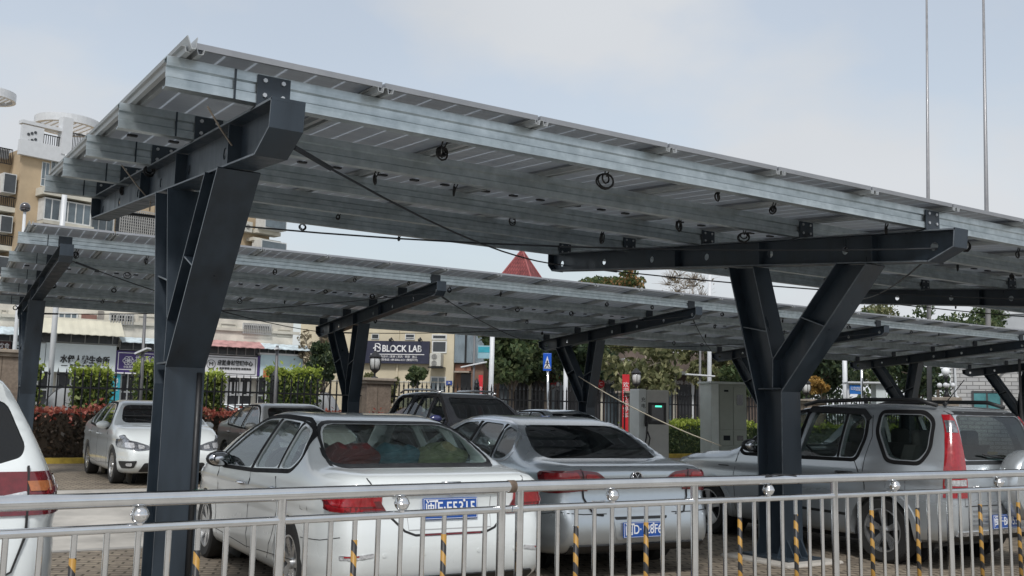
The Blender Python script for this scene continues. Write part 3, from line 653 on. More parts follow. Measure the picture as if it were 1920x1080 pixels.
def front_details(B, root, L, col, kind='sedan'):
    for sg in (1, -1):
        X = lambda p: [(sg * a, b) for a, b in p]
        h = pobj(B, 'headlight', X([(.86, .80), (.60, .74), (.42, .68), (.40, .62), (.60, .60), (.86, .66)]), M_HEAD, root, 'front', .012, .03, .03, .02)
        pobj(B, 'headlight_side', [(L - .10, .66), (L - .12, .76), (L - .42, .86), (L - .50, .84), (L - .35, .72)], M_HEAD, h, 'side', .010, .03, .03, .02, (sg,))
        pobj(B, 'lamp_reflector', X([(.78, .74), (.66, .72), (.66, .64), (.78, .65)]), M_CLEAR, h, 'front', .016, .01, .02, .02)
        pobj(B, 'lamp_reflector', X([(.60, .70), (.50, .68), (.50, .63), (.60, .63)]), M_CLEAR, h, 'front', .016, .01, .02, .02)
        f = pobj(B, 'fog_lamp_bezel', X([(.84, .42), (.62, .44), (.66, .32), (.80, .30)]), M_DARK, root, 'front', .010, .03, .03, .02)
        pobj(B, 'fog_lamp', X([(.76, .40), (.69, .40), (.69, .345), (.76, .345)]), M_CLEAR, f, 'front', .014, .01, .02, .02)
    g = pobj(B, 'grille', [(-.40, .66), (.40, .66), (.38, .59), (-.38, .59)], M_DARK, root, 'front', .008, .03, .04, .02)
    [pobj(B, 'grille_bar', [(-.39, .645 - .025 * i), (.39, .645 - .025 * i), (.39, .638 - .025 * i), (-.39, .638 - .025 * i)], M_CHROME, g, 'front', .014, .01, .06) for i in range(2)]
    pobj(B, 'lower_grille', [(-.50, .40), (.50, .40), (.58, .25), (-.58, .25)], M_DARK, root, 'front', .008, .03, .04, .03)
    pobj(B, 'panel_gap', line_poly([(-.42, .70), (0, .69), (.42, .70)], .009), M_SEAM, root, 'front', .002, .006, .05)
    P = B.hit([(0, L - 1, .52)], [(0, 1, 0)])[0]
    plate(root, '闽D·R82K6', 0, P[1] + .02, .50, 0, front=True)
    for sg in (-1, 1):
        q = MB(); q.tube([(sg * .05 + x, L - 1.02 - .1 * i, 1.065 + .03 * i) for i, x in enumerate((0, sg * .22, sg * .45))], .008, 5); q.build('wiper', M_DARK, root)
def car_front_sedan(loc, rz, label, pm, glass=None, rim=None, glf=None):
    sp = sedan_spec(paint=pm, glass=glass or M_GL, glass_f=glf or M_GL)
    sp['poly'] = [(.42, .20), (.04, .27), (-.01, .48), (.02, .66), (.07, .80), (.04, 1.0), (.10, 1.06), (.35, 1.08), (.72, 1.10), (1.18, 1.35), (1.55, 1.45), (2.05, 1.48), (2.5, 1.47), (2.85, 1.38), (3.25, 1.20), (3.55, 1.03), (3.9, .98), (4.25, .87), (4.50, .72), (4.62, .60), (4.65, .45), (4.62, .28), (4.4, .19), (2.4, .19)]
    root, B = make_car('sedan', sp, loc, rz, label)
    front_details(B, root, 4.65, pm); return root
def car_front_suv(loc, rz, label, pm):
    sp = suv_spec(paint=pm, glass=M_GL, glass_f=M_GLD, mirror_m=mat('blue_mirror_cap', (.03, .035, .12), .3, coat=1))
    root, B = make_car('sport_utility_vehicle', sp, loc, rz, label)
    for sg in (1, -1):
        X = lambda p: [(sg * a, b) for a, b in p]
        h = pobj(B, 'headlight', X([(.84, .88), (.46, .82), (.46, .72), (.84, .74)]), M_HEAD, root, 'front', .012, .03, .03, .02)
        pobj(B, 'lamp_reflector', X([(.76, .84), (.62, .82), (.62, .75), (.76, .76)]), M_CLEAR, h, 'front', .016, .01, .02, .02)
        q = MB(); q.tube([(sg * .60, .35, 1.66), (sg * .61, .55, 1.715), (sg * .61, 1.2, 1.72), (sg * .61, 1.9, 1.70), (sg * .60, 2.1, 1.655)], .022, 8); q.build('roof_rail', M_CHROME, root, True)
    pobj(B, 'grille', [(-.42, .82), (.42, .82), (.40, .66), (-.40, .66)], M_DARK, root, 'front', .01, .03, .04, .02)
    pobj(B, 'lower_grille', [(-.60, .50), (.60, .50), (.55, .36), (-.55, .36)], M_DARK, root, 'front', .01, .03, .04, .02)
    return root
# ---------------------------------------------------------------- camera model (same numbers the camera object gets)
CF, CH, CP, CR, CY = 1811.0, 1.5, 0.1278, 0.0205, 1.0172
_Fh = Vector((cos(CY), sin(CY), 0)); _R0 = Vector((sin(CY), -cos(CY), 0)); _Z = Vector((0, 0, 1))
_F = _Fh * cos(CP) + _Z * sin(CP); _U0 = -_Fh * sin(CP) + _Z * cos(CP)
_R = _R0 * cos(CR) + _U0 * sin(CR); _U = -_R0 * sin(CR) + _U0 * cos(CR)
EYE = Vector((0, 0, CH))
def ray(x, y): return _F + _R * ((x - 960) / CF) - _U * ((y - 540) / CF)
def dep(x, y, D):
    d = ray(x, y); return EYE + d * (D / d.dot(_Fh))
def onV(x, y, V):
    d = ray(x, y); return EYE + d * (V / d.y)
def gnd(x, D):
    """ground point below image column x at distance D"""
    p = dep(x, 770, D); return Vector((p.x, p.y, 0))

# ---------------------------------------------------------------- materials of the place
M_EDGE = mat('sky_lit_steel_edge', (0.13, 0.15, 0.17), 0.5, 0.0, 0.4, 12)  # sky light on the flange sides, put into the colour as paler grey
M_STEEL = mat('charcoal_painted_steel', (0.026, 0.038, 0.052), 0.42, 0.0, 0.32, 2.2, spec=.5, rvar=.16, stretch=(2.5, 2.5, .5))
M_STEELE = mat('bare_steel_edge', (0.30, 0.33, 0.36), 0.5, 0.3, 0.2, 3)
def galv():
    m, n, b, out = nt('galvanised')
    g = geopos(n); t = noise(n, 1.2, 6, .7, g, stretch=(.25, 3, 9)); t2 = noise(n, 9, 3, .6, g)
    mx = n.nodes.new('ShaderNodeMath'); mx.operation = 'ADD'; n.links.new(t.outputs['Fac'], mx.inputs[0]); n.links.new(t2.outputs['Fac'], mx.inputs[1])
    mh = n.nodes.new('ShaderNodeMath'); mh.operation = 'MULTIPLY'; mh.inputs[1].default_value = .5; n.links.new(mx.outputs[0], mh.inputs[0])
    r = ramp(n, mh.outputs[0], [(.32, (.32, .37, .385)), (.5, (.46, .515, .535)), (.68, (.62, .68, .70))])
    n.links.new(r.outputs[0], b.inputs['Base Color']); b.inputs['Metallic'].default_value = .85; b.inputs['Roughness'].default_value = .36
    return m
M_GALV = galv()
M_GALV2 = mat('gutter_sheet', (0.40, 0.42, 0.43), 0.45, .35, .2, 2.5)
M_ALU = mat('aluminium_frame', (0.34, 0.35, 0.37), 0.42, .6, .1, 4)
M_BOLT = mat('bolt_zinc', (0.5, 0.52, 0.54), .4, .6, .1, 20)
M_CABLE = mat('black_cable', (.012, .012, .013), .6, scale=10)
M_ROD = mat('bracing_rod', (.03, .034, .04), .5, .3, scale=5)
def cells():
    m, n, b, out = nt('solar_cells')
    tc = n.nodes.new('ShaderNodeTexCoord'); sp = n.nodes.new('ShaderNodeSeparateXYZ'); n.links.new(tc.outputs['Object'], sp.inputs[0])
    def line(src, pitch, w):
        a = n.nodes.new('ShaderNodeMath'); a.operation = 'DIVIDE'; a.inputs[1].default_value = pitch; n.links.new(src, a.inputs[0])
        f = n.nodes.new('ShaderNodeMath'); f.operation = 'FRACT'; n.links.new(a.outputs[0], f.inputs[0])
        c = n.nodes.new('ShaderNodeMath'); c.operation = 'LESS_THAN'; c.inputs[1].default_value = w; n.links.new(f.outputs[0], c.inputs[0]); return c.outputs[0]
    l1 = line(sp.outputs[0], .1865, .085); l2 = line(sp.outputs[1], .0945, .035); l3 = line(sp.outputs[0], .0187, .14)
    mxa = n.nodes.new('ShaderNodeMath'); mxa.operation = 'MAXIMUM'; n.links.new(l1, mxa.inputs[0])
    h = n.nodes.new('ShaderNodeMath'); h.operation = 'MULTIPLY'; h.inputs[1].default_value = .35; n.links.new(l2, h.inputs[0])
    h3 = n.nodes.new('ShaderNodeMath'); h3.operation = 'MULTIPLY'; h3.inputs[1].default_value = .10; n.links.new(l3, h3.inputs[0])
    a2 = n.nodes.new('ShaderNodeMath'); a2.operation = 'MAXIMUM'; n.links.new(h.outputs[0], a2.inputs[0]); n.links.new(h3.outputs[0], a2.inputs[1])
    n.links.new(a2.outputs[0], mxa.inputs[1])
    t = noise(n, 1.3, 5, .65, geopos(n)); cr = ramp(n, t.outputs['Fac'], [(.3, (.21, .213, .22)), (.7, (.36, .36, .36))])
    mx = n.nodes.new('ShaderNodeMixRGB'); n.links.new(mxa.outputs[0], mx.inputs[0]); n.links.new(cr.outputs[0], mx.inputs[1]); mx.inputs[2].default_value = (.62, .63, .64, 1)
    n.links.new(mx.outputs[0], b.inputs['Base Color']); b.inputs['Roughness'].default_value = .28; b.inputs['Specular IOR Level'].default_value = .6
    tl = n.nodes.new('ShaderNodeBsdfTranslucent'); tl.inputs[0].default_value = (.75, .8, .85, 1)
    k = n.nodes.new('ShaderNodeMath'); k.operation = 'MULTIPLY_ADD'; k.inputs[1].default_value = .25; k.inputs[2].default_value = .22; n.links.new(mxa.outputs[0], k.inputs[0])
    ms = n.nodes.new('ShaderNodeMixShader'); n.links.new(k.outputs[0], ms.inputs[0]); n.links.new(b.outputs[0], ms.inputs[1]); n.links.new(tl.outputs[0], ms.inputs[2])
    n.links.new(ms.outputs[0], out.inputs[0]); return m
M_CELL = cells()
def pavers(name, c1, c2, cm, w, h, mortar=.02, rot=0.0):
    m, n, b, out = nt(name)
    g = geopos(n); mp = n.nodes.new('ShaderNodeMapping'); mp.inputs['Rotation'].default_value = (0, 0, rot); n.links.new(g, mp.inputs[0])
    br = n.nodes.new('ShaderNodeTexBrick'); br.inputs['Scale'].default_value = 1; br.inputs['Brick Width'].default_value = w; br.inputs['Row Height'].default_value = h
    br.inputs['Mortar Size'].default_value = mortar; br.inputs['Mortar Smooth'].default_value = .3; br.inputs['Color1'].default_value = (*c1, 1); br.inputs['Color2'].default_value = (*c2, 1); br.inputs['Mortar'].default_value = (*cm, 1)
    n.links.new(mp.outputs[0], br.inputs['Vector'])
    t = noise(n, .7, 6, .7, g); t2 = noise(n, 14, 4, .6, g)
    mm = n.nodes.new('ShaderNodeMixRGB'); mm.blend_type = 'MULTIPLY'; mm.inputs[0].default_value = .9
    r = ramp(n, t.outputs['Fac'], [(.28, (.38, .36, .35)), (.48, (.85, .83, .8)), (.68, (1.2, 1.17, 1.12))]); n.links.new(br.outputs[0], mm.inputs[1]); n.links.new(r.outputs[0], mm.inputs[2])
    m2 = n.nodes.new('ShaderNodeMixRGB'); m2.blend_type = 'MULTIPLY'; m2.inputs[0].default_value = .6
    r2 = ramp(n, t2.outputs['Fac'], [(.35, .6), (.65, 1.15)]); n.links.new(mm.outputs[0], m2.inputs[1]); n.links.new(r2.outputs[0], m2.inputs[2])
    n.links.new(m2.outputs[0], b.inputs['Base Color']); b.inputs['Roughness'].default_value = .9; bump(n, b, br.outputs['Fac'], -.5, .01); return m
M_PAVE = pavers('brick_pavers', (.33, .285, .225), (.245, .21, .17), (.09, .075, .055), .22, .11, .014, .35)
M_CONC = mat('concrete_aisle', (.41, .39, .355), .9, 0, .34, 1.1, .3)
M_ASPH = mat('asphalt', (.10, .10, .10), .9, 0, .2, 2, .3)
M_GRND = mat('ground_soil', (.16, .15, .13), .95, 0, .25, .5)
M_KERBY = mat('kerb_yellow', (.50, .36, .06), .7, 0, .35, 5)
M_KERB = mat('kerb_stone', (.32, .31, .29), .85, 0, .2, 4)
M_STONE = pavers('pillar_stone', (.27, .225, .185), (.235, .195, .16), (.12, .10, .08), .6, .28, .012)
M_STONEC = mat('stone_cap', (.33, .285, .235), .8, 0, .2, 6, .2)
M_IRON = mat('black_iron', (.014, .015, .018), .5, .2, scale=8)
M_WHT = mat('white_enamel', (.62, .64, .66), .4, 0, .06, 3)
M_CREAM = mat('cream_render', (.56, .50, .37), .85, 0, .14, .8)
M_TAN = mat('tan_tile', (.46, .36, .24), .8, 0, .12, .9)
M_TANL = mat('pale_plaster', (.55, .53, .46), .85, 0, .2, .7)
M_WDARK = mat('window_dark', (.03, .035, .04), .15, 0, .5, .9, spec=.8)
M_WBLUE = mat('window_glass', (.10, .13, .15), .12, 0, .5, .7, spec=.8)
M_FRAME = mat('window_white_frame', (.6, .61, .6), .5)
M_BAR = mat('security_bars', (.35, .35, .34), .5)
M_ACW = mat('air_conditioner_white', (.52, .52, .48), .5, 0, .1, 4)

# ---------------------------------------------------------------- ground
def sheet(name, x0, x1, y0, y1, z, m, th=.0):
    mb = MB(); mb.quad((x0, y0, z), (x1, y0, z), (x1, y1, z), (x0, y1, z)); o = mb.build(name, m); tag(o, kind='structure'); return o
sheet('ground', -900, 1400, -400, 1500, 0, M_GRND)
sheet('parking_bay', -12, 60, 5.3, 10.9, .008, M_PAVE)
mb = MB(); mb.quad((-12, 10.9, .004), (60, 10.9, .004), (60, 17.2, .110), (-12, 17.2, .110)); o = mb.build('driveway', M_CONC); tag(o, kind='structure')
sheet('parking_bay', -12, 60, 17.2, 24.6, .114, M_PAVE)
sheet('planted_verge', -60, 150, 27.5, 29.5, .105, M_GRND)
sheet('pavement', -12, 60, -6, 5.3, .012, M_CONC)
sheet('road', -60, 150, 29.5, 41.0, .110, M_ASPH)
sheet('pavement', -60, 150, 41.0, 44.9, .114, M_CONC)
mb = MB(); mb.box(-12, 60, 24.6, 24.78, 0, .24); o = mb.build('kerb', M_KERBY); tag(o, kind='structure')
mb = MB(); mb.box(-12, 60, 24.78, 27.5, 0, .20); o = mb.build('planting_bed', M_GRND); tag(o, kind='structure')
mb = MB(); mb.box(-12, 60, 10.82, 10.94, -.05, .02); o = mb.build('drain_channel', M_KERB); tag(o, kind='structure')
for i, (x, y) in enumerate([(-2.0 + 2.5 * i, y) for y in (8.35,) for i in range(0)]): pass

# ---------------------------------------------------------------- carports
def web_mesh(outline, holes, r, t, xc):
    """plate in the y-z plane with round holes, thickness t centred on x = xc"""
    bm = bmesh.new(); loops = [outline] + [[(c[0] + r * cos(2 * pi * k / 12), c[1] + r * sin(2 * pi * k / 12)) for k in range(12)] for c in holes]
    for lp in loops:
        vs = [bm.verts.new((xc - t / 2, p[0], p[1])) for p in lp]
        for i in range(len(vs)): bm.edges.new((vs[i], vs[(i + 1) % len(vs)]))
    bmesh.ops.triangle_fill(bm, use_beauty=True, edges=bm.edges[:])
    g = bmesh.ops.extrude_face_region(bm, geom=bm.faces[:]); 
    for e in g['geom']:
        if isinstance(e, bmesh.types.BMVert): e.co.x += t
    bmesh.ops.recalc_face_normals(bm, faces=bm.faces); bm.verts.index_update()
    v = [q.co[:] for q in bm.verts]; f = [[q.index for q in fc.verts] for fc in bm.faces]; bm.free(); return v, f
def strip(mb, pts, w, t, side=1):
    """flange: plate of width w (x) following a y-z polyline, thickness t"""
    n = len(pts); A = []
    for i in range(n):
        a = Vector(pts[max(i - 1, 0)]); b = Vector(pts[min(i + 1, n - 1)]); d = (b - a).normalized(); nn = Vector((-d.y, d.x)) * t * side
        p = Vector(pts[i]); A += [(-w / 2, p.x, p.y), (w / 2, p.x, p.y), (w / 2, p.x + nn.x, p.y + nn.y), (-w / 2, p.x + nn.x, p.y + nn.y)]
    fs = []
    for i in range(n - 1):
        for k in range(4): fs.append((i * 4 + k, i * 4 + (k + 1) % 4, (i + 1) * 4 + (k + 1) % 4, (i + 1) * 4 + k))
    fs += [(3, 2, 1, 0), tuple((n - 1) * 4 + k for k in range(4))]
    m0 = len(mb.mi); mb.add(A, fs)
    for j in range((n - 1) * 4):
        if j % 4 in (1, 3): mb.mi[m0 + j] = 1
def lerp(a, b, t): return (a[0] + (b[0] - a[0]) * t, a[1] + (b[1] - a[1]) * t)
def make_column(root, ux, c, top_near, MX):
    """Y shaped column of welded plate; c = y of its axis, tops given as z of the beam soffit as a function"""
    zb = top_near
    n0, n1, f0, f1 = c - 1.28, c - .91, c + .24, c + .59
    P = {'nb': (c - .165, 0), 'nj': (c - .165, 1.78), 'nt0': (n0, zb(n0)), 'nt1': (n1, zb(n1)), 'cr': (c - .05, 2.12), 'ft0': (f0, zb(f0)), 'ft1': (f1, zb(f1)), 'fj': (c + .165, 1.66), 'fb': (c + .165, 0)}
    mb = MB(); mb.M = MX @ Matrix.Translation((ux, 0, 0))
    v, f = web_mesh([P['nb'], P['nj'], P['nt0'], P['nt1'], P['cr'], P['ft0'], P['ft1'], P['fj'], P['fb']], [], .01, .012, 0); mb.add(v, f)
    strip(mb, [P['nb'], P['nj']], .28, .016, 1); strip(mb, [lerp(P['nj'], P['nt0'], .004), P['nt0']], .28, .016, 1)
    strip(mb, [P['fb'], P['fj'], P['ft1']], .28, .016, -1)
    strip(mb, [P['nt1'], P['cr'], (c - .04, 1.82)], .25, .012, 1)
    strip(mb, [P['ft0'], (c - .032, 2.14)], .25, .012, -1)
    # stiffeners
    for z in (1.80,): mb.box(-.135, .135, c - .163, c + .163, z, z + .014)
    for a, b in ((lerp(P['nj'], P['nt0'], .52), lerp(P['cr'], P['nt1'], .45)), (lerp(P['fj'], P['ft1'], .55), lerp(P['cr'], P['ft0'], .30))):
        strip(mb, [a, b], .24, .012)
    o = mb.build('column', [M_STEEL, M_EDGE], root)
    # cap plates, base plate with gussets and anchor bolts
    q = MB(); q.M = MX @ Matrix.Translation((ux, 0, 0)); q.box(-.25, .25, c - .33, c + .33, .037, .060)
    for sx in (-1, 1):
        for yy in (-.16, .0, .16):
            q.add([(sx * .145, c + yy - .006, .04), (sx * .235, c + yy - .006, .04), (sx * .145, c + yy - .006, .24), (sx * .145, c + yy + .006, .04), (sx * .235, c + yy + .006, .04), (sx * .145, c + yy + .006, .24)], [(0, 1, 2), (5, 4, 3), (0, 3, 4, 1), (1, 4, 5, 2), (2, 5, 3, 0)])
    for sy in (-1, 1):
        for xx in (-.1, .0, .1):
            q.add([(xx - .006, c + sy * .184, .04), (xx - .006, c + sy * .30, .04), (xx - .006, c + sy * .184, .24), (xx + .006, c + sy * .184, .04), (xx + .006, c + sy * .30, .04), (xx + .006, c + sy * .184, .24)], [(0, 1, 2), (5, 4, 3), (0, 3, 4, 1), (1, 4, 5, 2), (2, 5, 3, 0)])
    q.build('base_plate', M_STEEL, o)
    q = MB(); q.M = MX @ Matrix.Translation((ux, 0, 0)); q.bbox(-.42, .42, c - .48, c + .48, -.05, .035, .02); q.build('footing', M_CONC, o)
    return o
def make_beam(root, ux, y0, y1, topf, depth, MX, chamfer=.28):
    zt = topf; bot = lambda y: topf(y) - depth
    out = [(y0, zt(y0)), (y0 + .02, zt(y0) - .17), (y0 + chamfer, bot(y0 + chamfer)), (y1 - .10, bot(y1 - .1) + .04), (y1, bot(y1) + .12), (y1, zt(y1))]
    n = 7; holes = [(y0 + .28 + (y1 - y0 - .5) * k / (n - 1), zt(y0 + .28 + (y1 - y0 - .5) * k / (n - 1)) - .15) for k in range(n)]
    v, f = web_mesh(out, holes, .042, .010, ux); mb = MB(); mb.M = MX; mb.add(v, f); mb.M = MX @ Matrix.Translation((ux, 0, 0))
    strip(mb, [(y0, zt(y0)), (y1, zt(y1))], .20, .014, -1 if False else -1)
    strip(mb, [(y0 + chamfer + .01, bot(y0 + chamfer)), (y1 - .10, bot(y1 - .1) + .04)], .20, .012, 1)
    strip(mb, [(y0, zt(y0) + .004), (y0 + .02, zt(y0) - .17), (y0 + chamfer, bot(y0 + chamfer) - .003)], .20, .012, 1)
    strip(mb, [(y1 - .095, bot(y1 - .1) + .04), (y1 + .004, bot(y1) + .12), (y1 + .004, zt(y1))], .20, .010, -1)
    for yy in (y0 + .9, (y0 + y1) / 2 - .9, (y0 + y1) / 2 + .5):
        mb.box(-.09, .09, yy, yy + .01, bot(yy) + .02, zt(yy) - .02)
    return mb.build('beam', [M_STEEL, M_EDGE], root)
def cable_loop(root, x, y, z, r, n=2, seed=0, name='cable_loop'):
    rd = random.Random(seed); mb = MB(); ax = rd.uniform(0, pi); tilt = rd.uniform(.2, 1.2)
    for k in range(n):
        ax += rd.uniform(-.6, .6); rr = r * rd.uniform(.6, 1.2); pts = []; ph = rd.uniform(-.3, .3)
        for i in range(17):
            a = 2 * pi * i / 16; px = rr * sin(a); pz = -rr * (1 - cos(a)) * rd.uniform(.9, 1.0) * .95
            pts.append((x + px * cos(ax), y + px * sin(ax) * tilt + ph * .03, z - .03 + pz * .95))
        mb.tube(pts, .007, 5)
    mb.tube([(x, y, z + .10), (x + .01, y, z + .02), (x - .01, y, z - .04)], .006, 5)
    mb.tube([(x + .03, y + .02, z + .09), (x + .04, y, z + .01), (x + .01, y, z - .05)], .006, 5)
    return mb.build(name, M_CABLE, root, True)
def module_mesh(w, l):
    mb = MB()
    mb.cur = 0; t = .035; b = .030
    mb.box(0, w, 0, b, 0, t); mb.box(0, w, l - b, l, 0, t); mb.box(0, b, b, l - b, 0, t); mb.box(w - b, w, b, l - b, 0, t)
    mb.cur = 1; mb.box(b - .004, w - b + .004, b - .004, l - b + .004, t - .012, t - .004)
    mb.cur = 2
    for i in (-1, 0, 1): mb.box(w / 2 + i * w * .30 - .04, w / 2 + i * w * .30 + .04, l / 2 - .03, l / 2 + .03, t - .028, t - .0125)
    o = mb.build('solar_panel', [M_ALU, M_CELL, M_DARK]); me = o.data; bpy.data.objects.remove(o); return me
def carport(name, label, L, U0, U1, us, yp0, ztop, slope, ye, pitch, ncol, beam, colc, zb_beam, seed):
    """purlin tops at y = yp0 + 1.5 i, z = ztop + slope*(y - yp0)"""
    root = empty(name, (us[0], colc, 0), 0, label, 'solar carport', 'solar carports over the parking bays'); off = Vector((us[0], colc, 0))
    objs = []
    zp = lambda y: ztop + slope * (y - yp0)
    topf = lambda y: zb_beam[0] + zb_beam[1] * (y - beam[0])
    mir = slope < 0; ys = beam[0] + beam[1]
    MX = Matrix(((1, 0, 0, 0), (0, -1, 0, ys), (0, 0, 1, 0), (0, 0, 0, 1))) if mir else Matrix.Identity(4)
    tf = (lambda y: topf(ys - y)) if mir else topf
    for u in us:
        objs.append(make_beam(root, u, beam[0], beam[1], tf, .30, MX))
        objs.append(make_column(root, u, ys - colc if mir else colc, lambda y: tf(y) - .300, MX))
    PH = .18
    for i in range(5):
        y = yp0 + 1.5 * i; z = zp(y); D = .075; t = .004; g = .014
        prof = [(0, 0), (0, -.055), (g, -.065), (g, -.115), (0, -.125), (0, -PH), (D, -PH), (D, -PH + .02), (D - t, -PH + .02), (D - t, -PH + t), (t, -PH + t), (t, -.127), (g + t, -.117), (g + t, -.063), (t, -.053), (t, -t), (D - t, -t), (D - t, -.02), (D, -.02), (D, 0)]
        mb = MB(); a = U0; 
        mb.prism([(y + p[0], z + p[1]) for p in prof], 'x', U0, U1); objs.append(mb.build('purlin', M_GALV, root))
        for u in us:
            q = MB(); q.box(u - .10, u + .10, y - .012, y - .003, topf(y) - .004, z - .008); q.box(u - .10, u + .10, y - .003, y + .10, topf(y) - .004, topf(y) + .006)
            b = q.build('purlin_cleat', M_STEEL, root); objs.append(b)
            for dx in (-.055, .055):
                for dz in (.05, .14):
                    if not mir and u < 15: q = MB(); q.cyl((u + dx, y - .022, z - .18 + dz), (u + dx, y - .0125, z - .18 + dz), .014, n=6); q.build('bolt', M_BOLT, b)
        # sleeve joint plates on the purlin
        for u in us[:1]:
            q = MB(); q.box(U0 + (us[0] - U0) * .62, U0 + (us[0] - U0) * .62 + .012, y - .006, y - .001, z - PH, z); objs.append(q.build('purlin_seam', M_STEEL, root))
    ang = math.atan(slope)
    me = module_mesh(pitch - .022, L)
    for j in range(ncol):
        for k in range(3):
            o = bpy.data.objects.new('solar_panel', me); COL.objects.link(o); o.parent = root
            yy = ye + k * (L + .02) * cos(ang); o.location = (U0e(name, U0) + j * pitch, yy, zp(yy) + .042); o.rotation_euler = (ang, 0, 0); objs.append(o)
    yend = ye + 3 * (L + .02) * cos(ang)
    # W shaped water channels under every joint
    for j in range(ncol + 1):
        x = U0e(name, U0) + j * pitch - .011; mb = MB()
        pr = [(-.075, .012), (-.055, .010), (-.048, -.035), (-.018, -.040), (-.010, .016), (.010, .016), (.018, -.040), (.048, -.035), (.055, .010), (.075, .012), (.075, .015), (.052, .014), (.044, -.030), (.022, -.034), (.014, .020), (-.014, .020), (-.022, -.034), (-.044, -.030), (-.052, .014), (-.075, .015)]
        vs = [(x + p[0], yy, zp(yy) + p[1] * .62 + .027) for yy in (ye - .035, yend + .03) for p in pr]; n = len(pr)
        mb.add(vs, [tuple(range(n - 1, -1, -1)), tuple(range(n, 2 * n))] + [(i, (i + 1) % n, (i + 1) % n + n, i + n) for i in range(n)])
        q = mb
        objs.append(q.build('water_channel', M_GALV2, root))
    # folded end flashing along the open side edge
    mb = MB(); xx = U0e(name, U0)
    vs = []
    for yy in (ye - .10, yend + .05):
        z0 = zp(yy); vs += [(xx - .012, yy, z0 + .078), (xx - .020, yy, z0 + .012), (xx - .042, yy, z0 + .008), (xx - .072, yy, z0 + .080), (xx - .067, yy, z0 + .084), (xx - .040, yy, z0 + .015), (xx - .023, yy, z0 + .018), (xx - .016, yy, z0 + .082)]
    mb.add(vs, [(7, 6, 5, 4, 3, 2, 1, 0), tuple(range(8, 16))] + [(i, (i + 1) % 8, (i + 1) % 8 + 8, i + 8) for i in range(8)])
    objs.append(mb.build('end_flashing', M_GALV2, root))
    rd = random.Random(seed); n = 0
    for i in range(5):
        for j in range(ncol):
            if rd.random() < (.85 if i in (0, 1) else .4) and n < 60 and U0e(name, U0) + j * pitch < U0 + 24:
                x = U0e(name, U0) + (j + rd.uniform(.3, .7)) * pitch; y = yp0 + 1.5 * i + rd.uniform(.12, .35); n += 1
                objs.append(cable_loop(root, x, y, zp(y) - .14, rd.uniform(.03, .062), rd.choice((2, 3, 4)), seed * 100 + n))
    # slack supply cables clipped along the purlins
    for i in range(5):
        y = yp0 + 1.5 * i; pts = []; x = U0e(name, U0) + .3
        while x < min(U1, U0 + 22): pts.append((x, y + .11 + rd.uniform(-.01, .03), zp(y) - rd.choice((.015, .02, .05, .085)))); x += rd.uniform(.18, .5)
        mb = MB(); mb.tube(pts, .0065, 5); objs.append(mb.build('supply_cable', M_CABLE, root, True))
    # crossed bracing rods between the first two frames
    for a, b in zip(us, us[1:]):
        for (ya, yb) in ((beam[0] + .25, beam[1] - .25), (beam[1] - .25, beam[0] + .25)):
            p, q = Vector((a, ya, topf(ya) - .17)), Vector((b, yb, topf(yb) - .17)); mb = MB(); mid = [p.lerp(q, t) - Vector((0, 0, .16 * 4 * t * (1 - t))) for t in [k / 10 for k in range(11)]]
            mb.tube(mid, .009, 6); mb.tube([mid[1] * .3 + mid[0] * .7, mid[1] * .9 + mid[0] * .1], .018, 6)
            objs.append(mb.build('bracing_rod', M_ROD, root))
        if name == 'solar_carport' and a > 10: break
    for o in objs: o.location = Vector(o.location) - off
    return root
def U0e(name, U0): return U0 + CPX[0]
CPX = [.13]
carport('solar_carport', 'near charcoal steel solar carport on Y shaped columns over the white and silver cars', 2.094, 1.08, 26.0, [1.697, 8.007, 14.32, 20.63], 5.5, 3.46, .0857, 5.40, 1.165, 21, (5.2, 11.78), 7.42, (3.235, .0935), 3)
CPX[0] = .17
carport('solar_carport', 'farther solar carport behind, sloping down towards the black fence and second row of cars', 2.20, 1.25, 40.6, [1.93, 8.59, 15.25, 21.91, 28.57, 35.2], 16.75, 4.15, -.0715, 16.38, 1.2, 32, (16.5, 23.02), 20.80, (3.985, -.0715), 5)
# tie cords hanging at the first frame
c1 = [o for o in COL.objects if o.name.startswith('solar_carport')][0]
for k, (a, b) in enumerate([((1.35, 5.62, 3.24), (1.66, 6.15, 3.16)), ((1.38, 8.6, 3.52), (1.69, 8.9, 3.30))]):
    mb = MB(); off = c1.location; p = Vector(a) - off; q = Vector(b) - off
    mb.tube([p, p.lerp(q, .5) - Vector((0, 0, .01)), q, q + Vector((0, 0, -.09)), q + Vector((.0, .01, -.04))], .006, 5); mb.build('tie_cord', M_STONEC, c1, True)

mb = MB(); off = c1.location
mb.tube([Vector(p) - off for p in ((1.80, 7.235, .05), (1.80, 7.235, 1.74))], .020, 8); mb.build('conduit', M_DARK, c1, True)
mb = MB(); mb.bbox(1.80 - off.x, 1.88 - off.x, 7.17 - off.y, 7.25 - off.y, .80, .90, .01); mb.build('junction_box', mat('green_box', (.02, .09, .05), .5), c1)
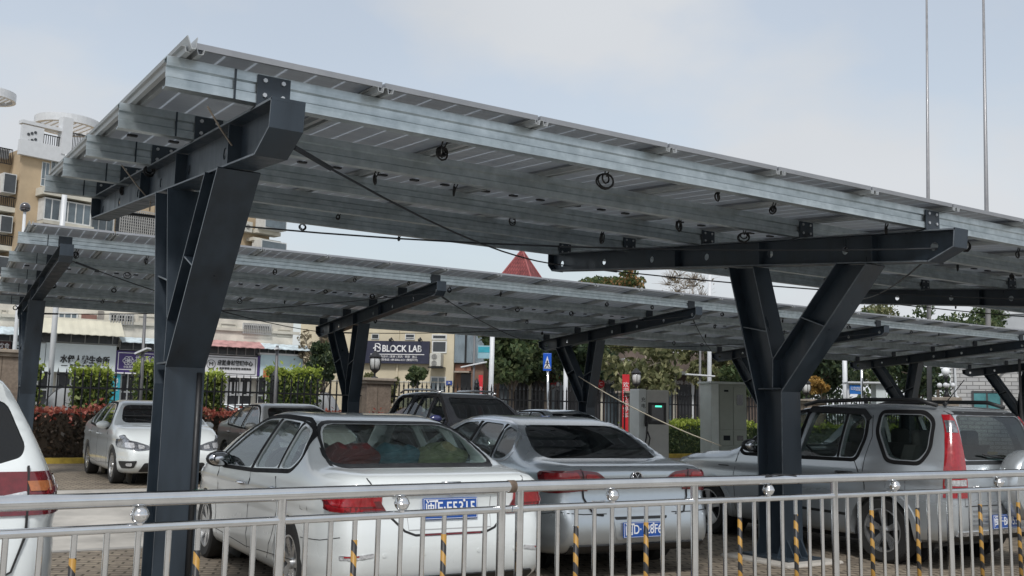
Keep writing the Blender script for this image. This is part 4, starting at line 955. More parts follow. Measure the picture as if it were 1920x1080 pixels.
# ---------------------------------------------------------------- stainless guard rail
def chrome_steel():
    m, n, b, out = nt('stainless_steel'); b.inputs['Metallic'].default_value = 1; b.inputs['Base Color'].default_value = (.50, .48, .465, 1)
    t = noise(n, 6, 5, .7, geopos(n), stretch=(1, 1, 1)); r = ramp(n, t.outputs['Fac'], [(.3, .07), (.75, .18)]); n.links.new(r.outputs[0], b.inputs['Roughness'])
    c = ramp(n, t.outputs['Fac'], [(.3, (.72, .73, .74)), (.7, (.60, .605, .61))]); n.links.new(c.outputs[0], b.inputs['Base Color']); return m
M_SS = chrome_steel()
def tape():
    m, n, b, out = nt('hazard_tape'); g = geopos(n); sp = n.nodes.new('ShaderNodeSeparateXYZ'); n.links.new(g, sp.inputs[0])
    a = n.nodes.new('ShaderNodeMath'); a.operation = 'MULTIPLY_ADD'; a.inputs[1].default_value = 1.3; n.links.new(sp.outputs[0], a.inputs[0]); n.links.new(sp.outputs[2], a.inputs[2])
    d = n.nodes.new('ShaderNodeMath'); d.operation = 'DIVIDE'; d.inputs[1].default_value = .11; n.links.new(a.outputs[0], d.inputs[0])
    f = n.nodes.new('ShaderNodeMath'); f.operation = 'FRACT'; n.links.new(d.outputs[0], f.inputs[0])
    r = ramp(n, f.outputs[0], [(0, (.38, .21, .04)), (.5, (.02, .02, .022))], 'CONSTANT'); n.links.new(r.outputs[0], b.inputs['Base Color']); b.inputs['Roughness'].default_value = .45; return m
M_TAPE = tape()
def guard_rail(label, x0, x1, y0, y1, posts, bay, name='guard_rail'):
    root = empty(name, (x0, y0, 0), 0, label, 'guard rail', 'stainless guard rail sections along the pavement'); yl = lambda x: (y1 - y0) * (x - x0) / (x1 - x0)
    ZT, ZM = 1.08, .955
    mb = MB(); mb.tube([(0, 0, ZT), (x1 - x0, yl(x1), ZT)], .033, 20); mb.build('top_rail', M_SS, root, 'auto')
    mb = MB(); mb.tube([(0, 0, ZM), (x1 - x0, yl(x1), ZM)], .0205, 16); mb.build('middle_rail', M_SS, root, 'auto')
    mb = MB(); mb.tube([(0, 0, .12), (x1 - x0, yl(x1), .12)], .0205, 16); mb.build('bottom_rail', M_SS, root, 'auto')
    for p in posts:
        x = p - x0; y = yl(p); mb = MB(); mb.tube([(x, y, .012), (x, y, ZT - .02)], .025, 16)
        po = mb.build('post', M_SS, root, 'auto')
        mb = MB(); mb.tube([(x + .016, y + .016, .05), (x + .016, y + .016, .82)], .017, 10); mb.build('hazard_tape', M_TAPE, po, True)
    ps = sorted(posts); k0 = ps[0] - bay
    starts = [k0] + ps
    for s in starts:
        for i in range(1, 10):
            xw = s + bay * i / 10
            if xw < x0 + .03 or xw > x1 - .03: continue
            x = xw - x0; y = yl(xw); mb = MB(); mb.tube([(x, y, .12), (x, y, ZM)], .0135, 12); ba = mb.build('baluster', M_SS, root, 'auto')
            if i in (3, 7):
                mb = MB(); mb.tube([(x, y, 0.13), (x, y, .84)], .0155, 10); mb.build('hazard_tape', M_TAPE, ba, True)
        xb = s + bay * .5
        if x0 < xb < x1:
            x = xb - x0; y = yl(xb); mb = MB(); mb.ball((x, y - .004, (ZT + ZM) / 2 - .005), .040, 22); bb = mb.build('ball', M_SS, root, True)
            mb = MB(); mb.lathe([(.041, -.004), (.043, 0), (.041, .004)], (x, y - .004, (ZT + ZM) / 2 - .005), 22); mb.lathe([(.018, -.048), (.018, -.036)], (x, y, (ZT + ZM) / 2 - .006), 12); mb.build('collar', M_CHROME, bb, 'auto')
    return root
guard_rail('nearer stainless steel guard rail section in front of the white cars, left of the joint', -3.2, 2.955, 4.36, 4.755, [-2.40, -1.07, .26, 1.59, 2.895], 1.33)
g2 = guard_rail('stainless steel guard rail section receding to the right past the silver cars', 2.965, 11.2, 4.757, 4.74, [3.02, 4.35, 5.68, 7.01, 8.34, 9.67, 11.0], 1.33)
mb = MB()
for x in (4.98, 5.02, 5.30): mb.lathe([(.0335, -.012), (.037, 0), (.0335, .012)], (x - 2.965, 0, 1.08), 16, 'x')
mb.tube([(2.0, -.03, 1.10), (2.08, -.034, 1.115), (2.2, -.02, 1.112), (2.3, -.03, 1.10)], .006, 5); mb.build('cable_tie', M_CABLE, g2)
mb = MB(); mb.lathe([(.034, -.025), (.036, -.02), (.036, .02), (.034, .025)], (-.005, 0, 1.08), 18, 'x'); mb.build('joint_sleeve', mat('weld_stain', (.16, .12, .09), .7, .4, .3, 40), g2, 'auto')
# ---------------------------------------------------------------- parked cars
car_white_sedan((3.40, 6.25, 0), radians(-1.5), 'white saloon with cushions behind its rear window, parked rear first at the rail')
car_silver_sedan((5.84, 7.10, 0), radians(-5), 'silver saloon with a round letter badge on its boot, right of the white saloon')
car_silver_suv((9.72, 5.93, 0), 0, 'silver off-road car with a covered spare wheel, beside the near Y shaped column')
car_white_suv((-.09, 5.75, 0), radians(3), 'white estate car cut by the left edge, one tail lamp above the rail')
ce = car_front_sedan((4.02, 22.15, .11), pi, 'white saloon facing forward in the second row by the red leaved hedge', P_WHITE, M_GL, None, M_GLD)
car_front_sedan((6.75, 22.15, .11), pi, 'grey beige saloon facing forward in the second row, right of the front facing white saloon', P_GREY, M_GL, None, M_GLD)
gs = car_front_suv((9.75, 19.6, .11), pi, 'black sport utility vehicle with silver roof rails in the second row', P_BLACK)
def recolour(src, loc, rz, m, label, cat, group=None):
    c = copy_tree(src); c.location = loc; c.rotation_euler = (0, 0, rz); c['label'] = label
    if group: c['group'] = group
    for o in c.children:
        if o.name.startswith('body') or o.name.startswith('door_handle') or (o.name.startswith('mirror') and 'arm' not in o.name):
            o.data = o.data.copy(); o.data.materials[0] = m
    return c
gs.scale = (1.08, 1.05, 1.06)
recolour(ce, (13.7, 22.2, .11), pi, P_SILV, 'pale blue silver saloon in the second row, only its roof showing over the silver saloon', 'car')
# street traffic seen through the fence
P_TAXI = paint('taxi_paint', (.62, .30, .03), 0, .3)
for (px, V, rz, m, lab) in ((400, 31.5, -pi / 2, P_WHITE, 'white car on the street behind the fence beside the thick near column'),
                            (474, 33.0, -pi / 2, P_WHITE, 'white car on the street behind the fence above the grey beige saloon'),
                            (738, 31.5, -pi / 2, P_TAXI, 'orange taxi on the street right of the lantern pillar'),
                            (822, 33.5, -pi / 2, P_WHITE, 'white car on the street behind the black sport utility vehicle'),
                            (1010, 33.5, -pi / 2, P_SILV2, 'silver car on the street behind the fence in front of the red sign shops')):
    p = onV(px, 770, V); recolour(ce, (p.x - 2.3, V, .12), rz, m, lab, 'car')
# ---------------------------------------------------------------- foliage
def leaf_mat(name, c1, c2, c3=None):
    m, n, b, out = nt(name); oi = n.nodes.new('ShaderNodeNewGeometry')
    r = ramp(n, oi.outputs['Random Per Island'], [(0, c1), (.6, c2), (1, c3 or c2)]); n.links.new(r.outputs[0], b.inputs['Base Color'])
    b.inputs['Roughness'].default_value = .55
    tl = n.nodes.new('ShaderNodeBsdfTranslucent'); n.links.new(r.outputs[0], tl.inputs[0])
    ms = n.nodes.new('ShaderNodeMixShader'); ms.inputs[0].default_value = .3; n.links.new(b.outputs[0], ms.inputs[1]); n.links.new(tl.outputs[0], ms.inputs[2]); n.links.new(ms.outputs[0], out.inputs[0]); return m
L_DARK = leaf_mat('dark_leaves', (.018, .035, .018), (.045, .075, .035), (.11, .14, .06))
L_MID = leaf_mat('mid_leaves', (.032, .058, .024), (.075, .115, .045), (.17, .20, .09))
L_YEL = leaf_mat('yellow_green_leaves', (.07, .085, .035), (.17, .18, .08), (.38, .37, .20))
L_BOX = leaf_mat('clipped_leaves', (.03, .06, .018), (.10, .15, .035), (.28, .32, .08))
L_TIP = leaf_mat('fresh_tips', (.20, .28, .04), (.34, .42, .07), (.45, .50, .12))
L_RED = leaf_mat('red_leaves', (.22, .05, .04), (.40, .11, .08), (.55, .26, .18))
L_REDD = leaf_mat('dark_red_green_leaves', (.018, .016, .012), (.04, .028, .018), (.09, .06, .04))
L_ORG2 = leaf_mat('amber_leaves', (.20, .12, .03), (.42, .24, .06), (.5, .34, .1))
L_BARE = leaf_mat('dry_leaves', (.14, .11, .07), (.25, .21, .14), (.36, .30, .20))
L_ORG = leaf_mat('orange_leaves', (.05, .08, .03), (.11, .15, .05), (.42, .20, .09))
M_BARK = mat('bark', (.10, .082, .065), .9, 0, .3, 5, .4)
M_BARKL = mat('pale_bark', (.26, .22, .18), .9, 0, .3, 5, .3)
def leaves(mb, rd, c, rad, n, s, shell=.35):
    for _ in range(n):
        while True:
            p = Vector((rd.uniform(-1, 1), rd.uniform(-1, 1), rd.uniform(-1, 1)))
            if shell < p.length < 1: break
        q = Vector((c[0] + p.x * rad[0], c[1] + p.y * rad[1], c[2] + p.z * rad[2]))
        leafq(mb, rd, q, s)
def leafq(mb, rd, q, s):
    a = Vector((rd.gauss(0, 1), rd.gauss(0, 1), rd.gauss(0, 1))).normalized(); b = a.orthogonal().normalized(); b = b * cos(1) + a.cross(b) * sin(1)
    k = s * rd.uniform(.6, 1.3)
    mb.add([q - a * k, q - b * k * .5, q + a * k, q + b * k * .5], [(0, 1, 2, 3)])
def tree(name, loc, h, crown, nclump, nleaf, ls, m, label, cat='tree', group=None, seed=1, trunk=.16, bark=None, base=.35, lean=(0, 0), twigs=0, extra=None):
    rd = random.Random(seed); root = empty(name, loc, 0, label, cat, group); R = crown
    mb = MB(); top = Vector((lean[0], lean[1], h * .78)); fork = Vector((lean[0] * .3, lean[1] * .3, h * base))
    mb.tube([(0, 0, 0), fork * .5, fork, fork.lerp(top, .5), top], trunk, 8, [trunk * 1.25, trunk, trunk * .85, trunk * .5, trunk * .15])
    cl = []
    for i in range(nclump):
        a = rd.uniform(0, 2 * pi); rr = rd.uniform(.25, .85); z = rd.uniform(-.75, .85)
        k = sqrt(max(.05, 1 - z * z)); c = Vector((lean[0] + R[0] * rr * k * cos(a), lean[1] + R[1] * rr * k * sin(a), h - R[2] + R[2] * z)); cl.append(c)
        if i % 2 == 0:
            s = fork.lerp(top, rd.uniform(0, .7)); md = s.lerp(c, .5) + Vector((rd.uniform(-.2, .2), rd.uniform(-.2, .2), -.1 * R[2])); mb.tube([s, md, c], .05, 6, [trunk * .45, trunk * .25, trunk * .06])
    for i in range(twigs):
        c = rd.choice(cl); e = c + Vector((rd.gauss(0, 1), rd.gauss(0, 1), abs(rd.gauss(0, 1)))).normalized() * R[0] * rd.uniform(.25, .55); mid = c.lerp(e, .5) + Vector((rd.gauss(0, .08), rd.gauss(0, .08), .05)); mb.tube([c, mid, e], .02, 4, [trunk * .12, trunk * .08, trunk * .03])
    mb.build('trunk', bark or M_BARK, root, True)
    mb = MB()
    for c in cl:
        s = rd.uniform(.22, .42); leaves(mb, rd, c, (R[0] * s, R[1] * s, R[2] * s * .8), nleaf, ls, .2)
    if nleaf: mb.build('crown', m, root)
    return root
def hedge(name, x0, x1, y0, y1, z0, z1, m, mtop, label, cat, group, n, ls, seed, taper=0.0):
    rd = random.Random(seed); root = empty(name, ((x0 + x1) / 2, (y0 + y1) / 2, 0), 0, label, cat, group); hx = (x1 - x0) / 2; hy = (y1 - y0) / 2
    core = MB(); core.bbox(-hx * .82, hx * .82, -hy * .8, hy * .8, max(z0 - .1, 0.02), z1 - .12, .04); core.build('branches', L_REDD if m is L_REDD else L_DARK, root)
    mb = MB(); mt = MB()
    for _ in range(n):
        u, v, t = rd.uniform(-1, 1), rd.uniform(-1, 1), rd.random()
        f = rd.random()
        if f < .45: v = -1 + rd.uniform(0, .25)
        elif f < .6: u = rd.choice((-1, 1)) * (1 - rd.uniform(0, .2))
        elif f < .9: t = 1 - rd.uniform(0, .12)
        z = z0 + (z1 - z0) * t + rd.uniform(-.04, .06) + (t > .7) * (.05 * sin(u * hx * 3.1 + seed) + .035 * sin(u * hx * 7.7) + (rd.random() < .05) * rd.uniform(.05, .18)); (leafq)(mt if t > .80 + rd.uniform(-.1, .15) else mb, rd, Vector((u * hx + rd.gauss(0, .045), v * hy + rd.gauss(0, .045), z)), ls)
    mb.build('foliage', m, root); mt.build('top_growth', mtop, root); return root

# ---------------------------------------------------------------- iron fence, pillars, hedges
FV = 26.0
def pillar(x, w, h, label, lantern=True):
    r = empty('gate_pillar', (x, FV, 0), 0, label, 'pillar', 'stone pillars of the fence')
    mb = MB(); mb.bbox(-w / 2, w / 2, -w / 2, w / 2, .0, h, .01); mb.build('shaft', M_STONE, r)
    mb = MB(); mb.bbox(-w / 2 - .05, w / 2 + .05, -w / 2 - .05, w / 2 + .05, h + .002, h + .09, .01); mb.bbox(-w / 2 - .12, w / 2 + .12, -w / 2 - .12, w / 2 + .12, h + .092, h + .17, .012); mb.build('cap', M_STONEC, r)
    if lantern:
        mb = MB(); mb.lathe([(.11, 0), (.10, .03), (.03, .06), (.025, .14), (.07, .18), (.13, .24), (.14, .26)], (0, 0, h + .172), 14); mb.lathe([(.17, .60), (.19, .62), (.10, .72), (.02, .80)], (0, 0, h + .172), 14)
        for k in range(6): a = k * pi / 3; mb.tube([(.14 * cos(a), .14 * sin(a), h + .43), (.18 * cos(a), .18 * sin(a), h + .62), (.16 * cos(a), .16 * sin(a), h + .78)], .010, 5)
        l = mb.build('lantern', M_IRON, r, 'auto'); mb = MB(); mb.lathe([(.11, .262), (.15, .40), (.15, .55), (.12, .60)], (0, 0, h + .172), 14); mb.build('lamp_glass', mat('frosted_lamp_glass', (.55, .56, .55), .25, coat=.5), l, True)
    return r
pillar(1.85, 1.0, 2.55, 'tan stone pillar at the left edge behind the white estate car', False)
pillar(11.45, .74, 2.22, 'tan stone pillar with a lantern in front of the dark sign of white capitals')
pillar(21.15, .80, 2.12, 'tan stone pillar with a lantern behind the vehicle charger')
pillar(29.6, .9, 2.05, 'tan stone pillar with a lantern right of the Y shaped column of the near carport')
def fence(x0, x1, pitch, label):
    r = empty('iron_fence', (x0, FV, 0), 0, label, 'fence', 'black iron fence sections between stone pillars')
    L = x1 - x0
    for z in (1.86, .35): mb = MB(); mb.box(0, L, -.02, .02, z, z + .045); mb.build('rail', M_IRON, r)
    n = int(L / pitch); xs = [pitch * (i + .5) for i in range(n)]; me = None
    for i, x in enumerate(xs):
        if me is None:
            mb = MB(); mb.box(-.017, .017, -.017, .017, .15, 2.16); mb.lathe([(.016, 2.16), (.034, 2.20), (.020, 2.25), (.002, 2.36)], (0, 0, 0), 6); o = mb.build('picket', M_IRON, r); me = o.data; o.location = (x, -.035, 0)
        else:
            o = bpy.data.objects.new('picket', me); COL.objects.link(o); o.parent = r; o.location = (x, -.035, 0)
    for k in range(1, int(L / 3.05) + 1):
        x = k * 3.05
        if x < L - .3: mb = MB(); mb.box(x - .045, x + .045, .025, .11, 0, 2.22); mb.lathe([(.04, 2.22), (.075, 2.24), (.06, 2.34), (.085, 2.36), (.05, 2.46), (.0, 2.52)], (x, .067, 0), 10); mb.build('fence_post', M_IRON, r)
fence(2.4, 11.05, .19, 'black iron fence section left of the lantern pillar, behind the red leaved hedge')
fence(11.85, 20.7, .15, 'black iron fence section between the lantern pillar and the vehicle charger')
fence(21.6, 29.1, .15, 'black iron fence section between the vehicle charger and the thick Y shaped column')
fence(30.1, 45.5, .165, 'black iron fence section at the right in front of the white brick house')
G_H = 'hedges along the fence'
hedge('hedge', 1.3, 12.6, 25.0, 25.8, .15, 1.38, L_REDD, L_RED, 'dark hedge with red young leaves between the second row of cars and the fence', 'hedge', G_H, 9000, .060, 4)
hedge('hedge', 18.4, 19.9, 25.1, 25.8, .15, 1.0, L_MID, L_TIP, 'green hedge with yellow tips left of the vehicle charger', 'hedge', G_H, 1500, .05, 5)
hedge('hedge', 20.9, 24.2, 25.1, 25.9, .15, 1.30, L_MID, L_TIP, 'green hedge with bright yellow tips between the charger and the grey cabinet', 'hedge', G_H, 5000, .05, 6)
hedge('hedge', 25.4, 34.0, 25.2, 25.9, .15, 1.25, L_MID, L_TIP, 'green hedge with yellow tips right of the grey cabinet', 'hedge', G_H, 4000, .06, 7)
hedge('hedge', 34.6, 46.0, 27.0, 27.8, .15, 1.6, L_MID, L_TIP, 'green hedge far right in front of the white brick house fence', 'hedge', G_H, 4000, .06, 8)
G_B = 'clipped square bushes behind the fence'
for k, (a, b, t, lab) in enumerate(((22, 72, 690, 'leftmost clipped bush, cut by the slim column of the far carport'), (136, 206, 696, 'clipped square bush under the white sign with black characters'), (256, 296, 684, 'clipped square bush under the purple sign'), (372, 410, 699, 'clipped square bush just right of the thick near column'), (503, 590, 692, 'clipped square bush under the pale blue sign at the end of the shops'))):
    p = onV((a + b) / 2, t, 28.2); q0 = onV(a, t, 28.2); q1 = onV(b, t, 28.2)
    hedge('clipped_bush', q0.x, q1.x, 27.6, 28.6, .9, p.z, L_BOX, L_TIP, lab, 'bush', G_B, 2600, .065, 20 + k)
# charger and cabinet
def at_g(px, D): return gnd(px, D)
r = empty('vehicle_charger', at_g(1217, 30), radians(-14), 'grey vehicle charging post with a black screen and cable, between the hedges', 'charger')
M_CHG = mat('charger_grey', (.50, .50, .47), .5, 0, .08, 3); M_CHW = mat('charger_pale_side', (.66, .70, .69), .5, 0, .06, 3)
mb = MB(); mb.bbox(-.26, .50, -.35, .35, .12, 2.26, .02); mb.build('housing', M_CHG, r)
mb = MB(); mb.bbox(-.50, -.262, -.33, .34, .12, 2.28, .015); [mb.box(-.49, -.28, -.345, -.331, 1.1 + .05 * i, 1.13 + .05 * i) for i in range(14)]; mb.build('side_panel', M_CHW, r)
mb = MB(); mb.bbox(-.20, .40, -.375, -.352, 1.22, 1.88, .01); s_ = mb.build('screen_frame', M_DARK, r)
mb = MB(); mb.box(-.10, .30, -.382, -.376, 1.32, 1.80); mb.build('screen', M_WDARK, s_)
mb = MB(); mb.box(.02, .24, -.386, -.383, 1.74, 1.79); mb.build('display_line', mat('screen_glow', (.05, .3, .2), .4, emit=(.1, .9, .6, .8)), s_)
T = Matrix.Translation((-.36, -.348, 1.95)) @ Matrix.Rotation(radians(90), 4, 'X'); text_obj('lettering', '充', .15, M_DARK, r, T); T = Matrix.Translation((-.36, -.348, 1.76)) @ Matrix.Rotation(radians(90), 4, 'X'); text_obj('lettering', '电', .15, M_DARK, r, T)
mb = MB(); mb.tube([(-.28, -.36, 1.35), (-.30, -.50, 1.30), (-.34, -.55, .9), (-.40, -.52, .55), (-.28, -.50, .45), (-.20, -.48, .8), (-.24, -.40, 1.0)], .022, 8); mb.bbox(-.33, -.25, -.46, -.37, 1.15, 1.55, .02); mb.build('charging_cable', M_CABLE, r, 'auto')
r = empty('electrical_cabinet', at_g(1356, 30.5), radians(-14), 'tall grey green electrical cabinet right of the hedge', 'cabinet')
M_CAB = mat('cabinet_grey_green', (.27, .30, .26), .55, 0, .1, 2); M_CABL = mat('cabinet_pale_grey', (.55, .60, .57), .55, 0, .1, 2)
mb = MB(); mb.bbox(-.36, .62, -.35, .35, .1, 2.50, .01); mb.build('housing', M_CAB, r)
mb = MB(); mb.bbox(-.62, -.362, -.36, .35, .1, 2.50, .01); mb.build('side_panel', M_CABL, r)
mb = MB(); mb.bbox(-.68, .70, -.42, .42, 2.502, 2.57, .01); mb.build('roof', M_CABL, r)
for (a, b, c, d) in ((-.33, .12, 1.10, 2.42), (.15, .58, 1.10, 2.42), (-.33, .12, .62, 1.06), (.15, .58, .62, 1.06), (-.33, .12, .14, .58), (.15, .58, .14, .58)):
    mb = MB(); mb.bbox(a, b, -.368, -.352, c, d, .008); dr = mb.build('door', M_CAB, r)
    if c > .5:
        mb = MB(); mb.box(a + .12, b - .10, -.376, -.369, (c + d) / 2 + (.10 if c > 1 else -.07), (c + d) / 2 + (.42 if c > 1 else .08)) if not (c > 1 and a < 0) else mb.box(a + .15, b - .15, -.376, -.369, d - .16, d - .10); mb.build('meter_window', M_WDARK, dr)
# sagging rope from the far carport to the cabinet foot
a = onV(1085, 706, 18.3); b = onV(1352, 836, 13.2); mb = MB(); mb.tube([tuple(a.lerp(b, t) - Vector((0, 0, .10 * 4 * t * (1 - t))) - a) for t in [k / 12 for k in range(13)]], .012, 6)
o = mb.build('rope', mat('pale_rope', (.42, .38, .30), .8), None, True, a); tag(o, 'pale slack cord running from the far carport column down over the silver cars', 'rope')

# ---------------------------------------------------------------- facade helper
class Facade:
    """vertical wall plane through column px0 at distance D, heading toward horizon column pv; s runs right, d runs away from the street"""
    def __init__(s, px0, D, pv):
        o = dep(px0, 770, D); s.o = Vector((o.x, o.y, 0)); r = ray(pv, 770); s.t = Vector((r.x, r.y, 0)).normalized()
        if s.t.dot(_R0) < 0: s.t = -s.t
        s.n = Vector((-s.t.y, s.t.x, 0)); 
        if s.n.dot(_Fh) < 0: s.n = -s.n
        s.M = Matrix(((s.t.x, s.n.x, 0, s.o.x), (s.t.y, s.n.y, 0, s.o.y), (0, 0, 1, 0), (0, 0, 0, 1)))
    def q(s, x, y):
        d = ray(x, y); t = (s.o - EYE).dot(s.n) / d.dot(s.n); p = EYE + d * t; return (p - s.o).dot(s.t), p.z
    def root(s, name, label, cat, group=None):
        e = empty(name, s.o, atan2(s.t.y, s.t.x), label, cat, group); return e
    def rc(s, x0, y0, x1, y1):
        """pixel box -> s0,s1,z0,z1 (measured at its middle)"""
        xm, ym = (x0 + x1) / 2, (y0 + y1) / 2
        return s.q(x0, ym)[0], s.q(x1, ym)[0], s.q(xm, y1)[1], s.q(xm, y0)[1]
def window(F, r, px, frame=None, glass=None, mull=1, depth=.0, sill=False, bars=0, name='window', cross=False):
    s0, s1, z0, z1 = F.rc(*px); fr = min(.09, (s1 - s0) * .08)
    mb = MB(); mb.box(s0, s1, -.05 - depth, .02, z0, z0 + fr); mb.box(s0, s1, -.05 - depth, .02, z1 - fr, z1); mb.box(s0, s0 + fr, -.05 - depth, .02, z0 + fr, z1 - fr); mb.box(s1 - fr, s1, -.05 - depth, .02, z0 + fr, z1 - fr)
    for k in range(1, mull + 1): x = s0 + (s1 - s0) * k / (mull + 1); mb.box(x - fr * .4, x + fr * .4, -.045 - depth, .015, z0 + fr, z1 - fr)
    if cross: mb.box(s0 + fr, s1 - fr, -.046 - depth, .012, z0 + (z1 - z0) * .3, z0 + (z1 - z0) * .3 + fr * .7)
    w_ = mb.build(name, frame or M_FRAME, r)
    mb = MB(); mb.box(s0 + fr, s1 - fr, -.03 - depth, -.01, z0 + fr, z1 - fr); mb.build('pane', glass or M_WBLUE, w_)
    if bars:
        mb = MB()
        for k in range(bars): x = s0 + (s1 - s0) * (k + .5) / bars; mb.box(x - .018, x + .018, -.17 - depth, -.14 - depth, z0, z1)
        for z in (z0, (z0 + z1) / 2, z1 - .03): mb.box(s0, s1, -.14 - depth, -.12 - depth, z, z + .03)
        mb.build('security_grille', M_BAR, w_)
    if sill: mb = MB(); mb.box(s0 - .1, s1 + .1, -.18 - depth, -.052 - depth, z0 - .10, z0); mb.build('sill', M_TANL, w_)
    return w_
def slab(F, r, px, m, d0, d1, name, bevel=0):
    s0, s1, z0, z1 = F.rc(*px); mb = MB(); mb.box(s0, s1, d0, d1, z0, z1); return mb.build(name, m, r)
def ftext(F, r, body, cx, cy, hpx, m, d, wpx=None, name='sign_lettering', bold=.0, parent=None):
    s, z = F.q(cx, cy); D = abs(F.q(cx + 100, cy)[0] - s) / 100; T = Matrix.Translation((s, d, z)) @ Matrix.Rotation(radians(90), 4, 'X')
    size = abs(F.q(cx, cy - hpx / 2)[1] - F.q(cx, cy + hpx / 2)[1])
    return text_obj(name, body, size, m, parent or r, T, .01, bold, 1.0, wpx * D if wpx else None)

# ---------------------------------------------------------------- shop row (parallel to the carports)
F = Facade(150, 41.2, 3909); R_ = F.root('shop_building', 'long cream building with shop signs and awnings across the street at the left', 'building')
M_PLAST = mat('stained_cream_plaster', (.60, .57, .50), .9, 0, .35, .9)
M_GLAZ = mat('shop_interior_dark', (.035, .036, .04), .3, 0, .5, .5)
def px_slab(x0, yT0, x1, yT1, zb, m, d0, d1, name, th=None, parent=None):
    """slab whose top edge runs through two pixels"""
    (s0, z0), (s1, z1) = F.q(x0, yT0), F.q(x1, yT1); mb = MB(); zt = (z0 + z1) / 2
    mb.box(s0, s1, d0, d1, zb if zb is not None else zt - th, zt); return mb.build(name, m, parent or R_), s0, s1, zt
sL = F.q(-60, 700)[0]; sE = F.q(558, 680)[0]
mb = MB(); mb.box(sL, sE, .4, 14, 0, 3.95); mb.build('ground_floor', M_PLAST, R_)
mb = MB(); mb.box(sL, sE - .3, .0, 14, 3.952, 6.4); mb.build('upper_wall', M_PLAST, R_)
mb = MB(); mb.box(sL, sE + .1, -.18, .3, 6.402, 6.6); mb.box(sL, sE, -.10, .0, 4.95, 5.08); mb.box(sL, sE, -.14, .0, 6.0, 6.1); mb.build('cornice', M_TANL, R_)
z_t = 3.9
# signs
M_SG1 = mat('sign_pale_grey_blue', (.62, .68, .69), .6, 0, .06, 2); M_SG2 = mat('sign_purple', (.06, .035, .16), .5, 0, .06, 3); M_SG3 = mat('sign_pale_grey', (.66, .66, .67), .6, 0, .06, 3)
M_SG4 = mat('sign_pale_blue', (.52, .66, .70), .6, 0, .08, 2); M_TXT = mat('sign_black', (.02, .02, .02), .6); M_TXW = mat('sign_white', (.75, .75, .76), .6); M_ORG = mat('sign_orange', (.48, .15, .05), .6); M_TEAL = mat('sign_teal', (.03, .30, .38), .5)
sg = slab(F, R_, (83, 646, 214, 699), M_SG1, -.40, .38, 'shop_sign')
ftext(F, R_, '水伊人养生会所', 157, 676, 15, M_TXT, -.415, 90, parent=sg, bold=.012)
ftext(F, R_, '特色·养生·美容·理疗', 157, 686.5, 5, M_TXT, -.415, 56, parent=sg)
for a, b in ((112, 124), (188, 200)):
    s0, z0 = F.q(a, 685.5); s1, _ = F.q(b, 685.5); mb = MB(); mb.box(s0, s1, -.42, -.401, z0 - .012, z0 + .012); mb.build('sign_rule', M_TXT, sg)
sg = slab(F, R_, (214.5, 660, 312, 700), M_SG2, -.35, .38, 'shop_sign')
s0, s1, z0, z1 = F.rc(218, 663, 310, 695); mb = MB(); e = .03
for b_ in ((s0, s1, z1 - e, z1), (s0, s1, z0, z0 + e), (s0, s0 + e, z0 + e, z1 - e), (s1 - e, s1, z0 + e, z1 - e)): mb.box(b_[0], b_[1], -.37, -.351, b_[2], b_[3])
mb.build('sign_border', M_TXW, sg)
mb = MB(); s, z = F.q(238, 677)
for k in range(6): a = k * pi / 3; mb.tube([(s + .13 * cos(a) + .10 * cos(t), -.36, z + .13 * sin(a) * .8 + .09 * sin(t)) for t in [2 * pi * i / 12 for i in range(13)]], .014, 4)
mb.build('flower_emblem', M_TXW, sg)
ftext(F, R_, '根源堂', 272, 676, 15, M_TXW, -.365, 42, parent=sg); ftext(F, R_, '中医养生', 238, 689, 5, M_TXW, -.365, 18, parent=sg); ftext(F, R_, '推拿·艾灸·足疗', 280, 689, 5, M_TXW, -.365, 40, parent=sg)
slab(F, R_, (212, 700, 314, 702), M_TXW, -.42, .3, 'sign_ledge')
sg = slab(F, R_, (372, 668, 478, 704), M_SG3, -.35, .38, 'shop_sign')
s0, s1, z0, z1 = F.rc(374, 671, 475, 701); mb = MB(); e = .018
for b_ in ((s0, s1, z1 - e, z1), (s0, s1, z0, z0 + e), (s1 - e, s1, z0 + e, z1 - e)): mb.box(b_[0], b_[1], -.37, -.351, b_[2], b_[3])
mb.build('sign_border', M_TXT, sg)
s, z = F.q(392, 683); mb = MB(); mb.tube([(s + .19 * cos(t), -.36, z + .19 * sin(t)) for t in [2 * pi * i / 20 for i in range(21)]], .012, 4); mb.build('sign_ring', M_TXT, sg)
ftext(F, R_, 'M', 392, 683, 10, M_TXT, -.365, 7, parent=sg); ftext(F, R_, '美容生活', 392, 692, 4, M_TXT, -.365, 9, parent=sg); ftext(F, R_, '皮肤身材管理中心', 437, 682, 10, M_TXT, -.365, 64, parent=sg, bold=.006); ftext(F, R_, '皮肤管理·身材管理·美容美体', 437, 692, 4.5, M_TXT, -.365, 58, parent=sg)
slab(F, R_, (372, 705, 480, 707.5), M_TXW, -.42, .3, 'sign_ledge'); slab(F, R_, (478.5, 668, 483, 705), M_SG2, -.36, .38, 'sign_end')
sg = slab(F, R_, (483.5, 667, 563, 709), M_SG4, -.35, .38, 'shop_sign'); slab(F, sg, (489, 692, 500, 708), M_ORG, -.38, -.352, 'orange_panel'); slab(F, R_, (482, 664, 566, 667), M_TXW, -.42, .3, 'sign_ledge')
sg = slab(F, R_, (-20, 640, 18, 676), mat('sign_dark_brown', (.06, .02, .02), .6), -.35, .38, 'shop_sign'); ftext(F, R_, '饮食', 6, 650, 12, M_TXW, -.37, 20, parent=sg)
s, z = F.q(8, 658); mb = MB(); mb.cyl((s, -.37, z), (s, -.352, z), .10, n=14); mb.build('orange_disc', mat('sign_amber', (.6, .3, .04), .6), sg)
